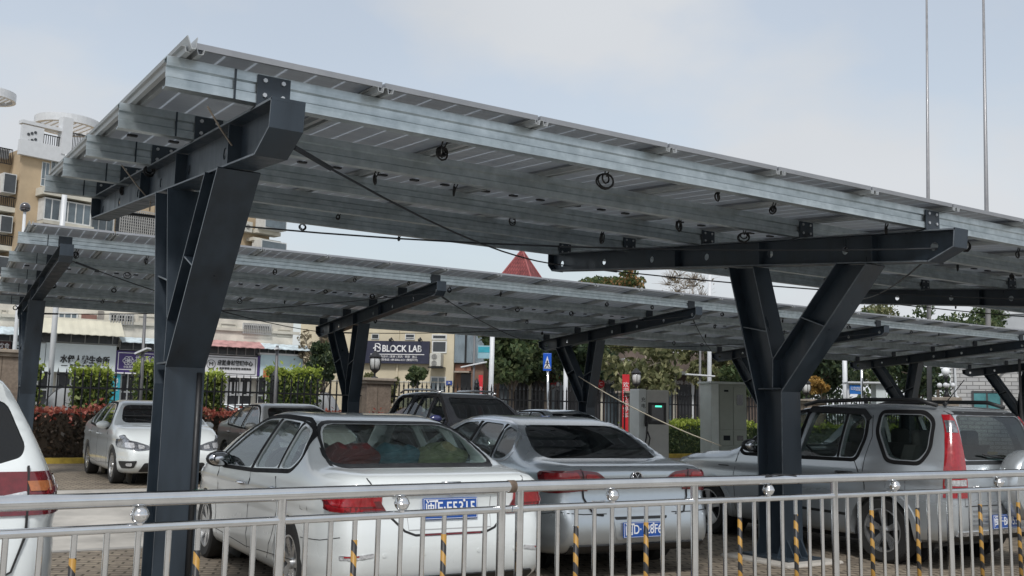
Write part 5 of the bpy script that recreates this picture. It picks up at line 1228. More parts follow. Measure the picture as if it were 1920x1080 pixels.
sg = slab(F, R_, (20, 643, 82, 699), M_SG1, -.38, .38, 'shop_sign')
s0, s1, z0, z1 = F.rc(26, 645, 33, 676); mb = MB(); [mb.box(s0, s1, -.40, -.381, z0 + (z1 - z0) * k / 6, z0 + (z1 - z0) * (k + .5) / 6) for k in range(6)]; mb.build('striped_panel', M_TXT, sg)
sg = slab(F, R_, (208, 702, 222, 760), M_TEAL, -.30, .35, 'teal_signboard'); ftext(F, R_, '养\n生', 215, 722, 12, M_TXW, -.32, 7, parent=sg)
# windows band, awnings
M_BAND = mat('dark_balcony_glazing', (.05, .055, .06), .3, 0, .5, 1.2)
for (a, b, t, bt) in ((-40, 38, 628, 640), (39, 104, 622, 643), (105, 222, 626, 645), (223, 306, 643, 658), (372, 484, 650, 666), (485, 562, 654, 664)):
    s0, s1, z0, z1 = F.rc(a, t, b, bt); mb = MB(); mb.box(s0, s1, -.06, .38, z0, z1); bd = mb.build('glazing_band', M_BAND, R_); mb = MB(); k = 0
    x = s0
    while x < s1: mb.box(x, x + .04, -.1003, -.061, z0, z1); x += .55 if a < 370 else .42
    mb.box(s0, s1, -.105, -.1005, z0, z0 + .04); mb.build('mullions', M_BAR, bd)
def awning(x0, yt, x1, yb, m, m2, out, name='awning'):
    s0, s1, z0, z1 = F.rc(x0, yt, x1, yb); mb = MB(); n = int((s1 - s0) / .16)
    for k in range(n):
        a = s0 + (s1 - s0) * k / n; b = s0 + (s1 - s0) * (k + 1) / n; w_ = .02 * (k % 2)
        mb.add([(a, -.05, z1 + w_), (b, -.05, z1 + .02 - w_), (b, -out, z0 + .02 - w_), (a, -out, z0 + w_), (a, -.05, z1 + w_ - .03), (b, -.05, z1 - .01 - w_), (b, -out, z0 - .01 - w_), (a, -out, z0 + w_ - .03)], [(0, 1, 2, 3), (7, 6, 5, 4), (0, 4, 5, 1), (2, 6, 7, 3)])
    return mb.build(name, m, R_)
M_AWC = mat('cream_awning', (.56, .54, .44), .8, 0, .12, 1); M_AWB = mat('blue_white_awning', (.50, .58, .62), .7, 0, .35, 2.5); M_AWR = mat('faded_red_awning', (.45, .25, .24), .7, 0, .4, 2.5)
awning(38, 598, 226, 629, M_AWC, None, 1.2); awning(222, 634, 312, 645, M_AWB, None, .9); awning(372, 639, 486, 652, M_AWR, None, .9); awning(484, 646, 574, 657, M_AWB, None, .9); awning(-40, 612, 37, 628, M_AWB, None, .9)
# upper windows
window(F, R_, (108, 586, 146, 600), None, M_WBLUE, 2, sill=True); window(F, R_, (204, 588, 250, 609), None, M_WDARK, 2, bars=9, sill=False)
slab(F, R_, (152, 590, 181, 607), mat('red_brown_brick', (.22, .12, .10), .9, 0, .2, 4), -.04, .05, 'brick_panel'); slab(F, R_, (183, 583, 194, 607), mat('stained_concrete', (.28, .26, .24), .9, 0, .3, 3), -.04, .05, 'stained_panel')
window(F, R_, (454, 607, 508, 627), None, M_WDARK, 1, bars=16); 
for bx in ((412, 606, 443, 622), (519, 617, 546, 631), (258, 592, 292, 606), (0, 580, 14, 594), (370, 602, 400, 618)):
    s0, s1, z0, z1 = F.rc(*bx); mb = MB(); e = .05
    for b_ in ((s0, s1, z1 - e, z1), (s0, s1, z0, z0 + e), (s0, s0 + e, z0 + e, z1 - e), (s1 - e, s1, z0 + e, z1 - e)): mb.box(b_[0], b_[1], -.04, .01, b_[2], b_[3])
    mb.build('wall_panel_moulding', M_TANL, R_)
# shop fronts
for k, (a, b) in enumerate(((105, 160), (160, 206), (225, 256), (256, 310), (384, 425), (426, 478), (484, 520), (522, 560), (-30, 40), (45, 95))):
    s0, s1, z0, z1 = F.rc(a, 705, b, 760); mb = MB(); mb.box(s0 + .08, s1 - .08, .33, .42, .05, z_t - 1.05); d_ = mb.build('shop_front', M_GLAZ, R_); mb = MB(); mb.box(s0, s0 + .10, .28, .325, .02, z_t - 1.0); mb.box((s0 + s1) / 2 - .03, (s0 + s1) / 2 + .03, .28, .325, .02, z_t - 1.0); mb.box(s0, s1, .27, .32, 2.0, 2.07); mb.build('door_frame', M_FRAME, d_)
for k, x in enumerate((430, 442, 453, 466)):
    slab(F, R_, (x, 716, x + 7, 742), M_SG3, .24, .27, 'window_poster')

# ---------------------------------------------------------------- apartment block behind
F = Facade(100, 66, 2570); R_ = F.root('apartment_block', 'tall tan apartment block with white roof terrace above the far carport at the left', 'building')
s0 = F.q(40, 300)[0]; s1 = F.q(600, 430)[0] - 3.2; zr = F.q(110, 292)[1]
mb = MB(); mb.box(s0, s1 - 12, 0, 16, 0, zr); mb.build('wall', M_TAN, R_)
s540 = F.q(532, 430)[0]; z540 = F.q(520, 398)[1]
mb = MB(); mb.box(s1 - 11.99, s540, 2.0, 15, 0, z540 + 3); mb.build('side_wing', M_TAN, R_)
sA = F.q(-80, 300)[0]; mb = MB(); mb.box(sA, s0 - .002, 1.8, 16, 0, zr - .2); mb.build('recessed_wing', M_TAN, R_)
mb = MB(); mb.box(s0 - .3, s1 - 12, -.35, .0, zr - .5, zr + .55); mb.box(sA, s0 - .31, 1.3, 1.8, zr - .6, zr + .1); mb.build('roof_band', M_WHT, R_)
# terrace walls: solid panel, posts, railing
zt = F.q(60, 240)[1]
slab(F, R_, (37, 238, 78, 290), M_WHT, -.3, .0, 'terrace_wall')
for i in range(3):
    for j in range(3):
        s, z = F.q(50 + 6.5 * i, 253 + 13 * j - 1.5 * i); mb = MB(); mb.cyl((s, -.33, z), (s, -.31, z), .10, n=10); mb.build('wall_opening', M_WDARK, R_)
slab(F, R_, (38, 234, 118, 240), M_WHT, -.3, .3, 'terrace_beam')
slab(F, R_, (112, 222, 131, 292), M_WHT, -.4, .35, 'pergola_column')
def railing(px, n, d=-.1, name='balcony_railing'):
    s0, s1, z0, z1 = F.rc(*px); mb = MB(); mb.box(s0, s1, d - .03, d + .03, z1 - .06, z1); mb.box(s0, s1, d - .02, d + .02, z0, z0 + .05)
    for k in range(n + 1): x = s0 + (s1 - s0) * k / n; mb.box(x - .02, x + .02, d - .02, d + .02, z0 + .05, z1 - .06)
    return mb.build(name, M_IRON, R_)
railing((76, 254, 113, 290), 9); railing((132, 252, 166, 286), 12); railing((-10, 270, 37, 300), 14, 1.2)
# ring pergolas
for (cx, cy, wpx) in ((158, 222, 58), (14, 166, 44)):
    s, z = F.q(cx, cy); Rr = abs(F.q(cx + wpx, cy)[0] - s); mb = MB(); n = 40
    prof = [(Rr, -.28), (Rr, .28), (Rr * .86, .28), (Rr * .86, -.28)]
    vs = [(s + rr * cos(2 * pi * i / n), 2.6 + rr * sin(2 * pi * i / n), z + h) for rr, h in prof for i in range(n)]
    mb.add(vs, [(j * n + i, j * n + (i + 1) % n, ((j + 1) % 4) * n + (i + 1) % n, ((j + 1) % 4) * n + i) for j in range(4) for i in range(n)])
    for k in range(-4, 5):
        x = k * Rr * .2; yy = sqrt(max(.01, (Rr * .88) ** 2 - x * x)); mb.box(s + x - .07, s + x + .07, 2.6 - yy, 2.6 + yy, z - .12, z + .16)
    mb.build('ring_pergola', M_WHT, R_)
s, z = F.q(4, 166); mb = MB(); mb.cyl((s, 2.6, zr), (s, 2.6, z - .28), .35, n=16); mb.build('pergola_column', M_WHT, R_)
# windows of the main front
window(F, R_, (77, 304, 92, 350), None, M_WBLUE, 1, cross=True); window(F, R_, (94, 300, 112, 348), None, M_WBLUE, 1, cross=True)
bw = window(F, R_, (70, 380, 160, 421), None, M_WBLUE, 5, depth=.9, name='bay_window'); slab(F, R_, (66, 362, 166, 376), M_TANL, -1.2, 0, 'bay_roof'); slab(F, R_, (68, 422, 163, 428), M_TANL, -1.1, 0, 'bay_sill')
window(F, R_, (6, 325, 31, 362), None, M_WDARK, 1, depth=-1.75); window(F, R_, (0, 404, 24, 436), None, M_WDARK, 1, depth=-1.75); window(F, R_, (-6, 480, 18, 515), None, M_WDARK, 1, depth=-1.75)
for (t, b) in ((364, 384), (438, 458), (516, 532)):
    slab(F, R_, (-30, b, 36, b + 9), M_TANL, .3, 1.8, 'balcony_slab'); railing((-30, t, 34, b), 16, .35)
window(F, R_, (170, 392, 214, 436), None, M_WBLUE, 2, sill=True)
s0_, s1_, z0_, z1_ = F.rc(216, 398, 300, 440); mb = MB(); mb.box(s0_, s1_, -.02, .02, z0_, z1_); g_ = mb.build('window', M_WDARK, R_); mb = MB()
for k in range(22): x = s0_ + (s1_ - s0_) * k / 21; mb.box(x - .03, x + .03, -.75, -.70, z0_ - .1, z1_)
for k in range(9): zz = z0_ + (z1_ - z0_) * k / 8; mb.box(s0_, s1_, -.69, -.65, zz - .03, zz + .03)
mb.build('security_grille', M_BAR, g_)
def ac(F, r, px, d, fans=1):
    s0, s1, z0, z1 = F.rc(*px); mb = MB(); mb.bbox(s0, s1, d - .7, d, z0, z1, .03); a = mb.build('air_conditioner', M_ACW, r)
    for k in range(fans):
        cz = z0 + (z1 - z0) * (k + .5) / fans; rr = min((s1 - s0) * .62, (z1 - z0) / fans) * .42; cx = s0 + (s1 - s0) * .42
        mb = MB(); mb.cyl((cx, d - .72, cz), (cx, d - .701, cz), rr, n=18); f_ = mb.build('fan', mat('fan_grey', (.2, .2, .2), .6), a); mb = MB()
        for q in (.35, .65, .95): mb.tube([(cx + rr * q * cos(t), d - .735, cz + rr * q * sin(t)) for t in [2 * pi * i / 16 for i in range(17)]], rr * .04, 4)
        mb.build('fan_guard', M_ACW, f_)
ac(F, R_, (172, 383, 186, 406), 0); slab(F, R_, (176, 403, 190, 408), M_IRON, -.7, 0, 'bracket')
ac(F, R_, (476, 412, 491, 432), 2.0)
window(F, R_, (497, 402, 538, 430), None, M_WBLUE, 3, depth=-1.4, name='bay_window'); slab(F, R_, (494, 430, 540, 437), M_TANL, 1.0, 2.0, 'bay_sill'); window(F, R_, (490, 452, 538, 470), None, M_WBLUE, 3, depth=-1.4, name='bay_window'); slab(F, R_, (488, 446, 540, 452), M_TANL, 1.0, 2.0, 'bay_roof')
for row in range(3):   # lower storeys, glimpsed only from other places
    for k in range(5): 
        if row < 2: window(F, R_, (180 + 62 * k, 480 + 60 * row, 214 + 62 * k, 515 + 60 * row), None, M_WBLUE, 1)

# ---------------------------------------------------------------- cream sign building
F = Facade(745, 55, -11300); R_ = F.root('office_building', 'cream two storey building with a dark sign of white capitals', 'building')
sl = F.q(560, 700)[0]; sr = F.q(850, 700)[0]; zt = F.q(745, 560)[1]
mb = MB(); mb.box(sl, sr, 0, 10, 0, zt); mb.build('wall', M_CREAM, R_)
for x in (745, 660): s, z = F.q(x, 700); mb = MB(); mb.box(s - .05, s + .05, -.10, -.002, 0, zt); mb.build('downpipe', M_CREAM, R_)
mb = MB(); mb.box(sl, sr, -.03, -.002, 3.05, 3.12); mb.build('joint_line', M_TANL, R_)
M_SGN = mat('sign_dark_navy', (.025, .028, .055), .5, 0, .1, 3)
sg = slab(F, R_, (681, 640, 807, 682), M_SGN, -.30, -.05, 'sign_board')
ftext(F, R_, 'BLOCK LAB', 756, 655, 17, M_TXW, -.32, 74, parent=sg, bold=.012)
mb = MB(); P_ = lambda x, y: (F.q(x, y)[0], -.32, F.q(x, y)[1])
mb.tube([P_(707, 660), P_(707, 645), P_(713, 645), P_(716, 648), P_(715, 651), P_(716, 655), P_(715, 659), P_(709, 659.5)], .035, 5); mb.tube([P_(703, 654), P_(709.5, 649.5), P_(714.5, 654)], .035, 5); mb.tube([P_(706, 654), P_(706, 659), P_(712, 659)], .03, 5); mb.build('house_emblem', M_TXW, sg)
s0, z0 = F.q(698, 664.5); s1, _ = F.q(798, 664.5); mb = MB(); mb.box(s0, s1, -.33, -.301, z0 - .02, z0 + .02); mb.build('sign_rule', M_TXW, sg)
ftext(F, R_, '室内设计 | 装修 | 家具 · 软装 · 施工', 748, 669.5, 5, M_TXW, -.32, 74, parent=sg); ftext(F, R_, '联系电话: 189-6066-0121 (微信同号)', 750, 675.5, 5, M_TXW, -.32, 72, parent=sg)
for x in (738, 792): s, z = F.q(x, 641); mb = MB(); mb.tube([(s, -.05, z + .05), (s, -.5, z + .2), (s, -.7, z + .1)], .03, 5); mb.ball((s, -.7, z + .05), .10, 10); mb.build('sign_lamp', M_IRON, sg, True)
window(F, R_, (810, 627, 838, 637), M_FRAME, M_WDARK, 0); window(F, R_, (810, 639, 838, 662), M_FRAME, M_WDARK, 0, name='window'); ac(F, R_, (811, 664, 832, 688), -.05, 2); slab(F, R_, (808, 689, 836, 691), M_IRON, -.8, -.05, 'bracket')
window(F, R_, (697, 626, 711, 636), M_FRAME, M_WDARK, 0); window(F, R_, (760, 626, 778, 637), M_FRAME, M_WDARK, 0, cross=True); window(F, R_, (807, 706, 836, 745), M_FRAME, M_WBLUE, 1, cross=True)
sg = slab(F, R_, (837, 714, 848, 722), mat('plaque_blue', (.02, .06, .3), .5), -.06, -.005, 'blue_plaque'); ftext(F, R_, '26', 842.5, 718, 5, M_TXW, -.075, 5, parent=sg)
# corrugated annex
R2 = F.root('corrugated_annex', 'blue grey corrugated cabin above a brown shop, right of the cream building', 'building')
s0, z0 = F.q(851, 680); s1, _ = F.q(905, 680); z1 = F.q(880, 575)[1]; mb = MB(); n_ = 44
pts = []
for k in range(n_ + 1): x = s0 + .02 + (s1 - s0) * k / n_; pts += [(x, (-.06 if k % 2 else .0)), (x + (s1 - s0) / n_ * .5, (-.06 if k % 2 else .0))]
mb.prism(pts + [(s1 + .1, 6), (s0 + .02, 6)], 'z', z0, z1); mb.build('corrugated_wall', mat('corrugated_blue_grey', (.30, .36, .40), .5, .2, .15, 2), R2)
for x in (874, 890): s, z = F.q(x, 650); mb = MB(); mb.box(s - .05, s + .05, -.14, -.065, z0, z1); mb.build('wall_joint', M_IRON, R2)
mb = MB(); mb.box(s0 + .02, s1, .3, 6, 0, z0 - .01); mb.build('shop_wall', mat('brown_boards', (.20, .12, .085), .7, 0, .2, 3), R2)
slab(F, R2, (862, 700, 881, 760), M_GLAZ, .22, .295, 'door'); slab(F, R2, (852, 683, 882, 695), mat('red_brown_panel', (.26, .13, .09), .7, 0, .2, 4), .2, .29, 'fascia'); slab(F, R2, (852, 696, 882, 699), M_STONEC, -.4, .29, 'canopy_ledge')

# ---------------------------------------------------------------- shops under the street trees
F = Facade(1050, 62, 9000); R_ = F.root('shop_row', 'low row of dark shop fronts with red signs under the street trees', 'building')
s0 = F.q(908, 720)[0]; s1 = F.q(1420, 720)[0]; z1 = F.q(1050, 700)[1]
mb = MB(); mb.box(s0, s1, 0, 8, 0, z1 + 1.6); mb.build('wall', mat('dark_shop_wall', (.12, .09, .075), .8, 0, .35, 1), R_)
mb = MB(); mb.box(s0, s1, -1.4, -.01, z1 + .1, z1 + .3); mb.build('awning', mat('grey_awning', (.16, .17, .16), .7, 0, .3, 2), R_)
for k in range(14):
    x = 930 + 34 * k; a, b, c, d = F.rc(x, 716, x + 24, 770); mb = MB(); mb.box(a, b, -.06, -.005, .1, z1 - .5); d_ = mb.build('shop_front', M_GLAZ if k % 3 else M_WBLUE, R_); mb = MB(); mb.box(b + .05, b + .25, -.12, -.005, 0, z1); mb.build('pier', M_TANL if k % 2 else M_WHT, R_)
M_RSG = mat('sign_red', (.55, .02, .03), .5)
sg = slab(F, R_, (992, 701, 1030, 712), mat('sign_black_board', (.03, .03, .03), .6), -.5, -.02, 'sign_board'); ftext(F, R_, '烧烤', 1001, 709, 11, M_RSG, -.52, 14, parent=sg, bold=.02)
ftext(F, R_, '沙县小吃', 1038, 719, 9, M_RSG, -.10, 26, bold=.02); ftext(F, R_, '福满楼', 1042, 706, 8, M_RSG, -.10, 26, bold=.02)
s, z = F.q(1125, 720); mb = MB(); mb.cyl((s, -.16, z), (s, -.10, z), .26, n=20); mb.build('round_sign', M_RSG, R_); ftext(F, R_, 'C', 1125, 720, 9, M_TXW, -.18, 6); ftext(F, R_, '阿伟茶', 1141, 717, 9, M_TXW, -.12, 18)
ftext(F, R_, '茶·咖啡·简餐·外卖', 1285, 718, 8, M_TXW, -.12, 62)
# brick kiosk behind the charger
R3 = F.root('brick_kiosk', 'small orange brick kiosk with a slanted roof behind the lantern pillar by the charger', 'kiosk'); a, b, c, d = F.rc(1156, 708, 1196, 770)
mb = MB(); mb.box(a, b, -4, -1.5, 0, d); mb.build('wall', mat('orange_brick', (.30, .16, .11), .8, 0, .2, 3), R3); mb = MB(); mb.add([(a - 1.0, -4.3, d + .9), (b, -4.3, d + .25), (b, -1.3, d + .25), (a - 1.0, -1.3, d + .9), (a - 1.0, -4.3, d + 1.0), (b, -4.3, d + .35), (b, -1.3, d + .35), (a - 1.0, -1.3, d + 1.0)], [(3, 2, 1, 0), (4, 5, 6, 7), (0, 1, 5, 4), (1, 2, 6, 5), (2, 3, 7, 6), (3, 0, 4, 7)]); mb.build('roof', M_WHT, R3)

# ---------------------------------------------------------------- tower, white brick house, far box
c = gnd(973, 115); R_ = empty('tower', c, .6, 'red pyramid roofed tower rising behind the far carport', 'tower'); z = dep(973, 468, 115).z; zb = dep(973, 530, 115).z; hw = 74 / 2 / CF * 115
mb = MB(); mb.box(-hw * .85, hw * .85, -hw * .85, hw * .85, 0, zb - .2); mb.build('wall', M_TANL, R_)
mb = MB(); mb.add([(-hw, -hw, zb - .2), (hw, -hw, zb - .2), (hw, hw, zb - .2), (-hw, hw, zb - .2), (0, 0, z)], [(0, 1, 4), (1, 2, 4), (2, 3, 4), (3, 0, 4), (3, 2, 1, 0)]); mb.build('roof', pavers('red_roof_tiles', (.28, .075, .075), (.24, .06, .065), (.15, .04, .045), .35, .28, .04), R_)
mb = MB(); [mb.tube([(sx * hw, sy * hw, zb - .15), (0, 0, z + .05)], .10, 5) for sx in (-1, 1) for sy in (-1, 1)]; mb.build('ridge_tiles', mat('ridge_red', (.33, .10, .10), .7), R_)
F = Facade(1850, 42, -3030); R_ = F.root('white_brick_house', 'white brick house with a teal glazed door behind the fence at the right', 'house')
s0 = F.q(1783, 720)[0]; s1 = F.q(2100, 720)[0]; zt = F.q(1850, 664)[1]
MWB = pavers('white_brick', (.50, .50, .49), (.44, .445, .45), (.22, .22, .22), .42, .15, .015)
def wallbrick(name):
    m, n, b, out = nt(name); tc = n.nodes.new('ShaderNodeTexCoord'); mp = n.nodes.new('ShaderNodeMapping'); mp.inputs['Rotation'].default_value = (radians(90), 0, 0); n.links.new(tc.outputs['Object'], mp.inputs[0])
    br = n.nodes.new('ShaderNodeTexBrick'); br.inputs['Scale'].default_value = 1; br.inputs['Brick Width'].default_value = .5; br.inputs['Row Height'].default_value = .17; br.inputs['Mortar Size'].default_value = .016
    br.inputs['Color1'].default_value = (.52, .52, .51, 1); br.inputs['Color2'].default_value = (.43, .435, .44, 1); br.inputs['Mortar'].default_value = (.17, .17, .17, 1); n.links.new(mp.outputs[0], br.inputs['Vector']); n.links.new(br.outputs[0], b.inputs['Base Color']); b.inputs['Roughness'].default_value = .9; return m
mb = MB(); mb.box(s0, s1, 0, 9, 0, zt); mb.build('wall', wallbrick('white_wall_brick'), R_)
window(F, R_, (1822, 733, 1880, 770), mat('dark_frame', (.08, .08, .085), .5), mat('teal_curtain_glass', (.10, .28, .30), .3, 0, .2, 2), 1, name='glazed_door')
for x in (1791, ): s, z = F.q(x, 700); mb = MB(); mb.tube([(s, -.1, zt - .1), (s, -.1, 2.6), (s + .1, -.2, 2.5)], .05, 8); mb.build('downpipe', M_WHT, R_)
mb = MB(); P_ = lambda x, y: (F.q(x, y)[0], -.12, F.q(x, y)[1]); mb.tube([P_(1895, 668), P_(1885, 690), P_(1870, 705), P_(1862, 730)], .05, 6); mb.build('diagonal_pipe', M_TANL, R_)
mb = MB(); mb.box(s0 - .3, s1, -.3, 9.2, zt + .002, zt + .25); mb.build('roof_slab', M_TANL, R_)
F2 = Facade(1900, 95, -2900); R_ = F2.root('rooftop_plant_room', 'pale grey box shaped building beyond the trees at the right edge', 'building')
a, b, c_, d = F2.rc(1879, 588, 2000, 640); mb = MB(); mb.box(a, b, 0, 8, 0, d); mb.build('wall', mat('pale_grey_cladding', (.42, .44, .46), .6, 0, .08, 1), R_); mb = MB(); mb.box(a - .2, b, -.2, 8.2, d + .002, d + .25); mb.build('parapet', M_WHT, R_)

# ---------------------------------------------------------------- trees
G_T = 'street trees beyond the fence'
def px_tree(px, ytop, D, wpx, hpx, label, m, seed, name='street_tree', nclump=26, nleaf=150, ls=.20, **kw):
    g = gnd(px, D); h = dep(px, ytop, D).z; rx = wpx / 2 / CF * D; rz = hpx / 2 / CF * D
    return tree(name, g, h, (rx, rx, rz), nclump, nleaf, ls, m, label, 'tree', G_T, seed, **kw)
px_tree(958, 596, 52, 130, 125, 'green street tree left of the pedestrian crossing sign', L_MID, 1, base=.3, nclump=38)
px_tree(1022, 594, 60, 150, 125, 'dark street tree directly behind the pedestrian crossing sign', L_DARK, 2, nclump=38)
px_tree(1096, 598, 54, 150, 125, 'dark green street tree behind the second Y column of the far carport', L_DARK, 3, nclump=38)
px_tree(1160, 628, 66, 90, 90, 'dark green street tree above the brick kiosk', L_MID, 31)
px_tree(1232, 616, 50, 170, 130, 'sparse yellow green tree with leaning pale limbs above the charger', L_YEL, 4, base=.25, lean=(-.8, 0), bark=M_BARKL, nleaf=75, twigs=60, trunk=.24, nclump=34)
px_tree(1320, 612, 58, 110, 120, 'yellow brown tree behind the grey electrical cabinet', L_YEL, 5, nleaf=110, bark=M_BARKL, twigs=30)
px_tree(1400, 640, 56, 110, 110, 'green tree between the cabinet and the thick Y shaped column', L_MID, 6)
px_tree(1545, 600, 60, 140, 150, 'dark green tree seen through the fork of the near Y shaped column', L_DARK, 7)
px_tree(1650, 585, 74, 150, 150, 'green tree right of the fork of the near column', L_MID, 8)
px_tree(1640, 566, 95, 150, 110, 'yellow green tree top above the far carport roof, left of the flagpoles', L_YEL, 9)
px_tree(1760, 568, 90, 150, 120, 'green tree top between the two flagpoles', L_MID, 10)
px_tree(1720, 620, 58, 110, 130, 'dark green tree at the left corner of the white brick house', L_DARK, 11)
px_tree(1860, 572, 84, 120, 130, 'green tree top above the white brick house', L_MID, 12)
px_tree(1150, 509, 92, 150, 70, 'green treetop with orange flowers behind the red pyramid tower', L_ORG, 13, nclump=30)
px_tree(1105, 516, 98, 90, 60, 'green treetop between the red pyramid tower and the flowering tree', L_MID, 14)
px_tree(1288, 512, 84, 120, 90, 'bare twiggy tree above the far carport roof', L_BARE, 15, nleaf=14, twigs=420, bark=M_BARKL, ls=.12, name='bare_tree', trunk=.2)
px_tree(590, 604, 46, 80, 120, 'brown half bare tree at the right end of the shop building', L_BARE, 16, nleaf=40, twigs=160, ls=.12, trunk=.2)
px_tree(602, 645, 40, 60, 70, 'small dark green tree left of the cream sign building', L_DARK, 17, ls=.12, trunk=.08)
px_tree(1480, 650, 66, 90, 110, 'green tree right behind the thick Y shaped column', L_MID, 18)
px_tree(1528, 700, 46, 50, 40, 'small orange leaved tree beside the right stone pillar', L_ORG2, 19, ls=.12, trunk=.06, nclump=14)
px_tree(778, 688, 42, 44, 36, 'small bushy tree in front of the cream sign building', L_MID, 21, ls=.12, trunk=.06, nclump=14)
px_tree(688, 700, 36, 30, 50, 'slim green shrub left of the lantern pillar', L_YEL, 22, ls=.10, trunk=.04, nclump=10)
px_tree(733, 706, 34, 26, 50, 'slim green shrub right of the lantern pillar', L_YEL, 23, ls=.10, trunk=.04, nclump=10)
px_tree(18, 596, 60, 90, 120, 'green tree behind the shops at the left edge', L_DARK, 24)
# far belt of trees closing the horizon
rd = random.Random(5); mb = MB()
for k in range(90):
    px = rd.uniform(880, 2700); D = rd.uniform(105, 150); g = gnd(px, D); s = rd.uniform(3, 5); leaves(mb, rd, (g.x, g.y, s * .9), (s, s, s), 110, .38, .4)
o = mb.build('distant_trees', L_DARK); tag(o, 'dark mass of distant trees closing the horizon', 'trees', kind='stuff')
mb = MB()
for k in range(60):
    px = rd.uniform(-1200, 900); D = rd.uniform(105, 140); g = gnd(px, D); s = rd.uniform(3, 5); leaves(mb, rd, (g.x, g.y, s * .9), (s, s, s), 80, .38, .4)
o = mb.build('distant_trees', L_MID); tag(o, 'mass of distant trees behind the buildings', 'trees', kind='stuff')

# ---------------------------------------------------------------- poles
def pole(name, xt, yt, xb, D, r0, r1, m, label, cat, group=None, yb=770, top=True):
    """pole from its foot to the point seen at pixel (xt, yt)"""
    b = gnd(xb, D); t = dep(xt, yt, D); root = empty(name, b, 0, label, cat, group); v = t - b; mb = MB(); mb.tube([(0, 0, 0), v * .5, v], r0, 14, [r0, (r0 + r1) / 2, r1]); mb.build('pole', m, root, True)
    mb = MB(); mb.lathe([(r0 * 2.2, 0), (r0 * 2.2, .03), (r0 * 1.2, .05), (r0 * 1.1, .25)], (0, 0, 0), 14); mb.build('base_flange', m, root, 'auto'); return root, v
M_FP = mat('brushed_pole', (.30, .30, .31), .45, .5, .1, 3)
G_F = 'pair of tall flagpoles'
pole('flagpole', 1737, -60, 1741, 47, .125, .045, M_FP, 'left of the two tall steel flagpoles at the right', 'flagpole', G_F)
r, v = pole('flagpole', 1843, -60, 1853, 44, .135, .05, M_FP, 'right of the two tall steel flagpoles, in front of the white brick house', 'flagpole', G_F)
G_L = 'light poles near the fence'
pole('light_pole', 127, 290, 90, 27, .075, .07, M_WHT, 'white pole left of the thick column, passing the bay window', 'pole', G_L)
r, v = pole('light_pole', 47, 390, 20, 27, .065, .04, M_WHT, 'white pole with a round dark lamp in front of the balconies', 'lamp post', G_L)
mb = MB(); mb.ball(v + Vector((0, -.02, .02)), .14, 16); mb.lathe([(.09, -.10), (.15, -.04)], tuple(v), 14); mb.build('lamp', mat('dark_dome', (.05, .045, .05), .2, coat=1), r, True)
M_PGREY = mat('pole_grey', (.14, .14, .145), .5, .3, .1, 3)
def solar_lamp(px, yt, xb, D, label, y_arm, m=M_PGREY, arm=.9, tilt=.25):
    r, v = pole('street_lamp', px, yt, xb, D, .05, .04, m, label, 'street lamp', G_L); mb = MB(); z = dep(px, y_arm, D).z; c = Vector((v.x * z / v.z, v.y * z / v.z, z))
    mb.M = Matrix.Translation(c) @ Matrix.Rotation(atan2(_R0.y, _R0.x), 4, 'Z') @ Matrix.Rotation(-tilt, 4, 'Y'); mb.bbox(-arm, arm, -.16, .16, -.02, .03, .01); mb.build('lamp_head', M_WHT, r); return r
solar_lamp(272, 588, 264, 25.5, 'slim grey street lamp with a tilted head in front of the purple sign', 659, arm=.18, tilt=.45)
solar_lamp(520, 648, 516, 25.5, 'slim grey pole in front of the pale blue sign', 655, arm=.05)
solar_lamp(890, 615, 887, 40, 'slim dark street lamp with a wide tilted panel in front of the corrugated cabin', 684, arm=.55, tilt=.22)
solar_lamp(1313, 640, 1311, 34, 'slim grey street lamp with a long flat head left of the electrical cabinet', 704, arm=.5, tilt=-.05)
pole('light_pole', 924, 600, 919, 42, .12, .10, M_WHT, 'thick pale pole right of the corrugated cabin', 'pole', G_L)
pole('light_pole', 1061, 640, 1061, 40, .10, .085, M_WHT, 'white pole just left of the second Y column of the far carport', 'pole', G_L)
pole('light_pole', 1331, 500, 1329, 45, .11, .09, M_WHT, 'white pole rising behind the electrical cabinet', 'pole', G_L)
pole('light_pole', 1583, 640, 1585, 40, .11, .09, M_WHT, 'white pole left of the blue information board', 'pole', G_L)
pole('light_pole', 1615, 660, 1616, 36, .045, .045, M_SS, 'thin steel pole right of the blue information board', 'pole', G_L)
pole('light_pole', 1910, 640, 1914, 36, .05, .05, M_PGREY, 'thin grey pole at the right edge before the white brick house', 'pole', G_L)
# teal board on the thick pole
p = dep(908, 660, 42); o_ = empty('street_name_board', p, atan2(_R0.y, _R0.x), 'small teal and white board fixed beside the thick pale pole', 'sign'); mb = MB(); mb.box(-.28, .28, -.03, .03, -.28, .28); mb.build('board', mat('board_pale_blue', (.25, .42, .48), .5), o_); mb = MB(); mb.box(-.26, .26, -.04, -.031, -.02, .22); mb.build('teal_band', M_TEAL, o_)
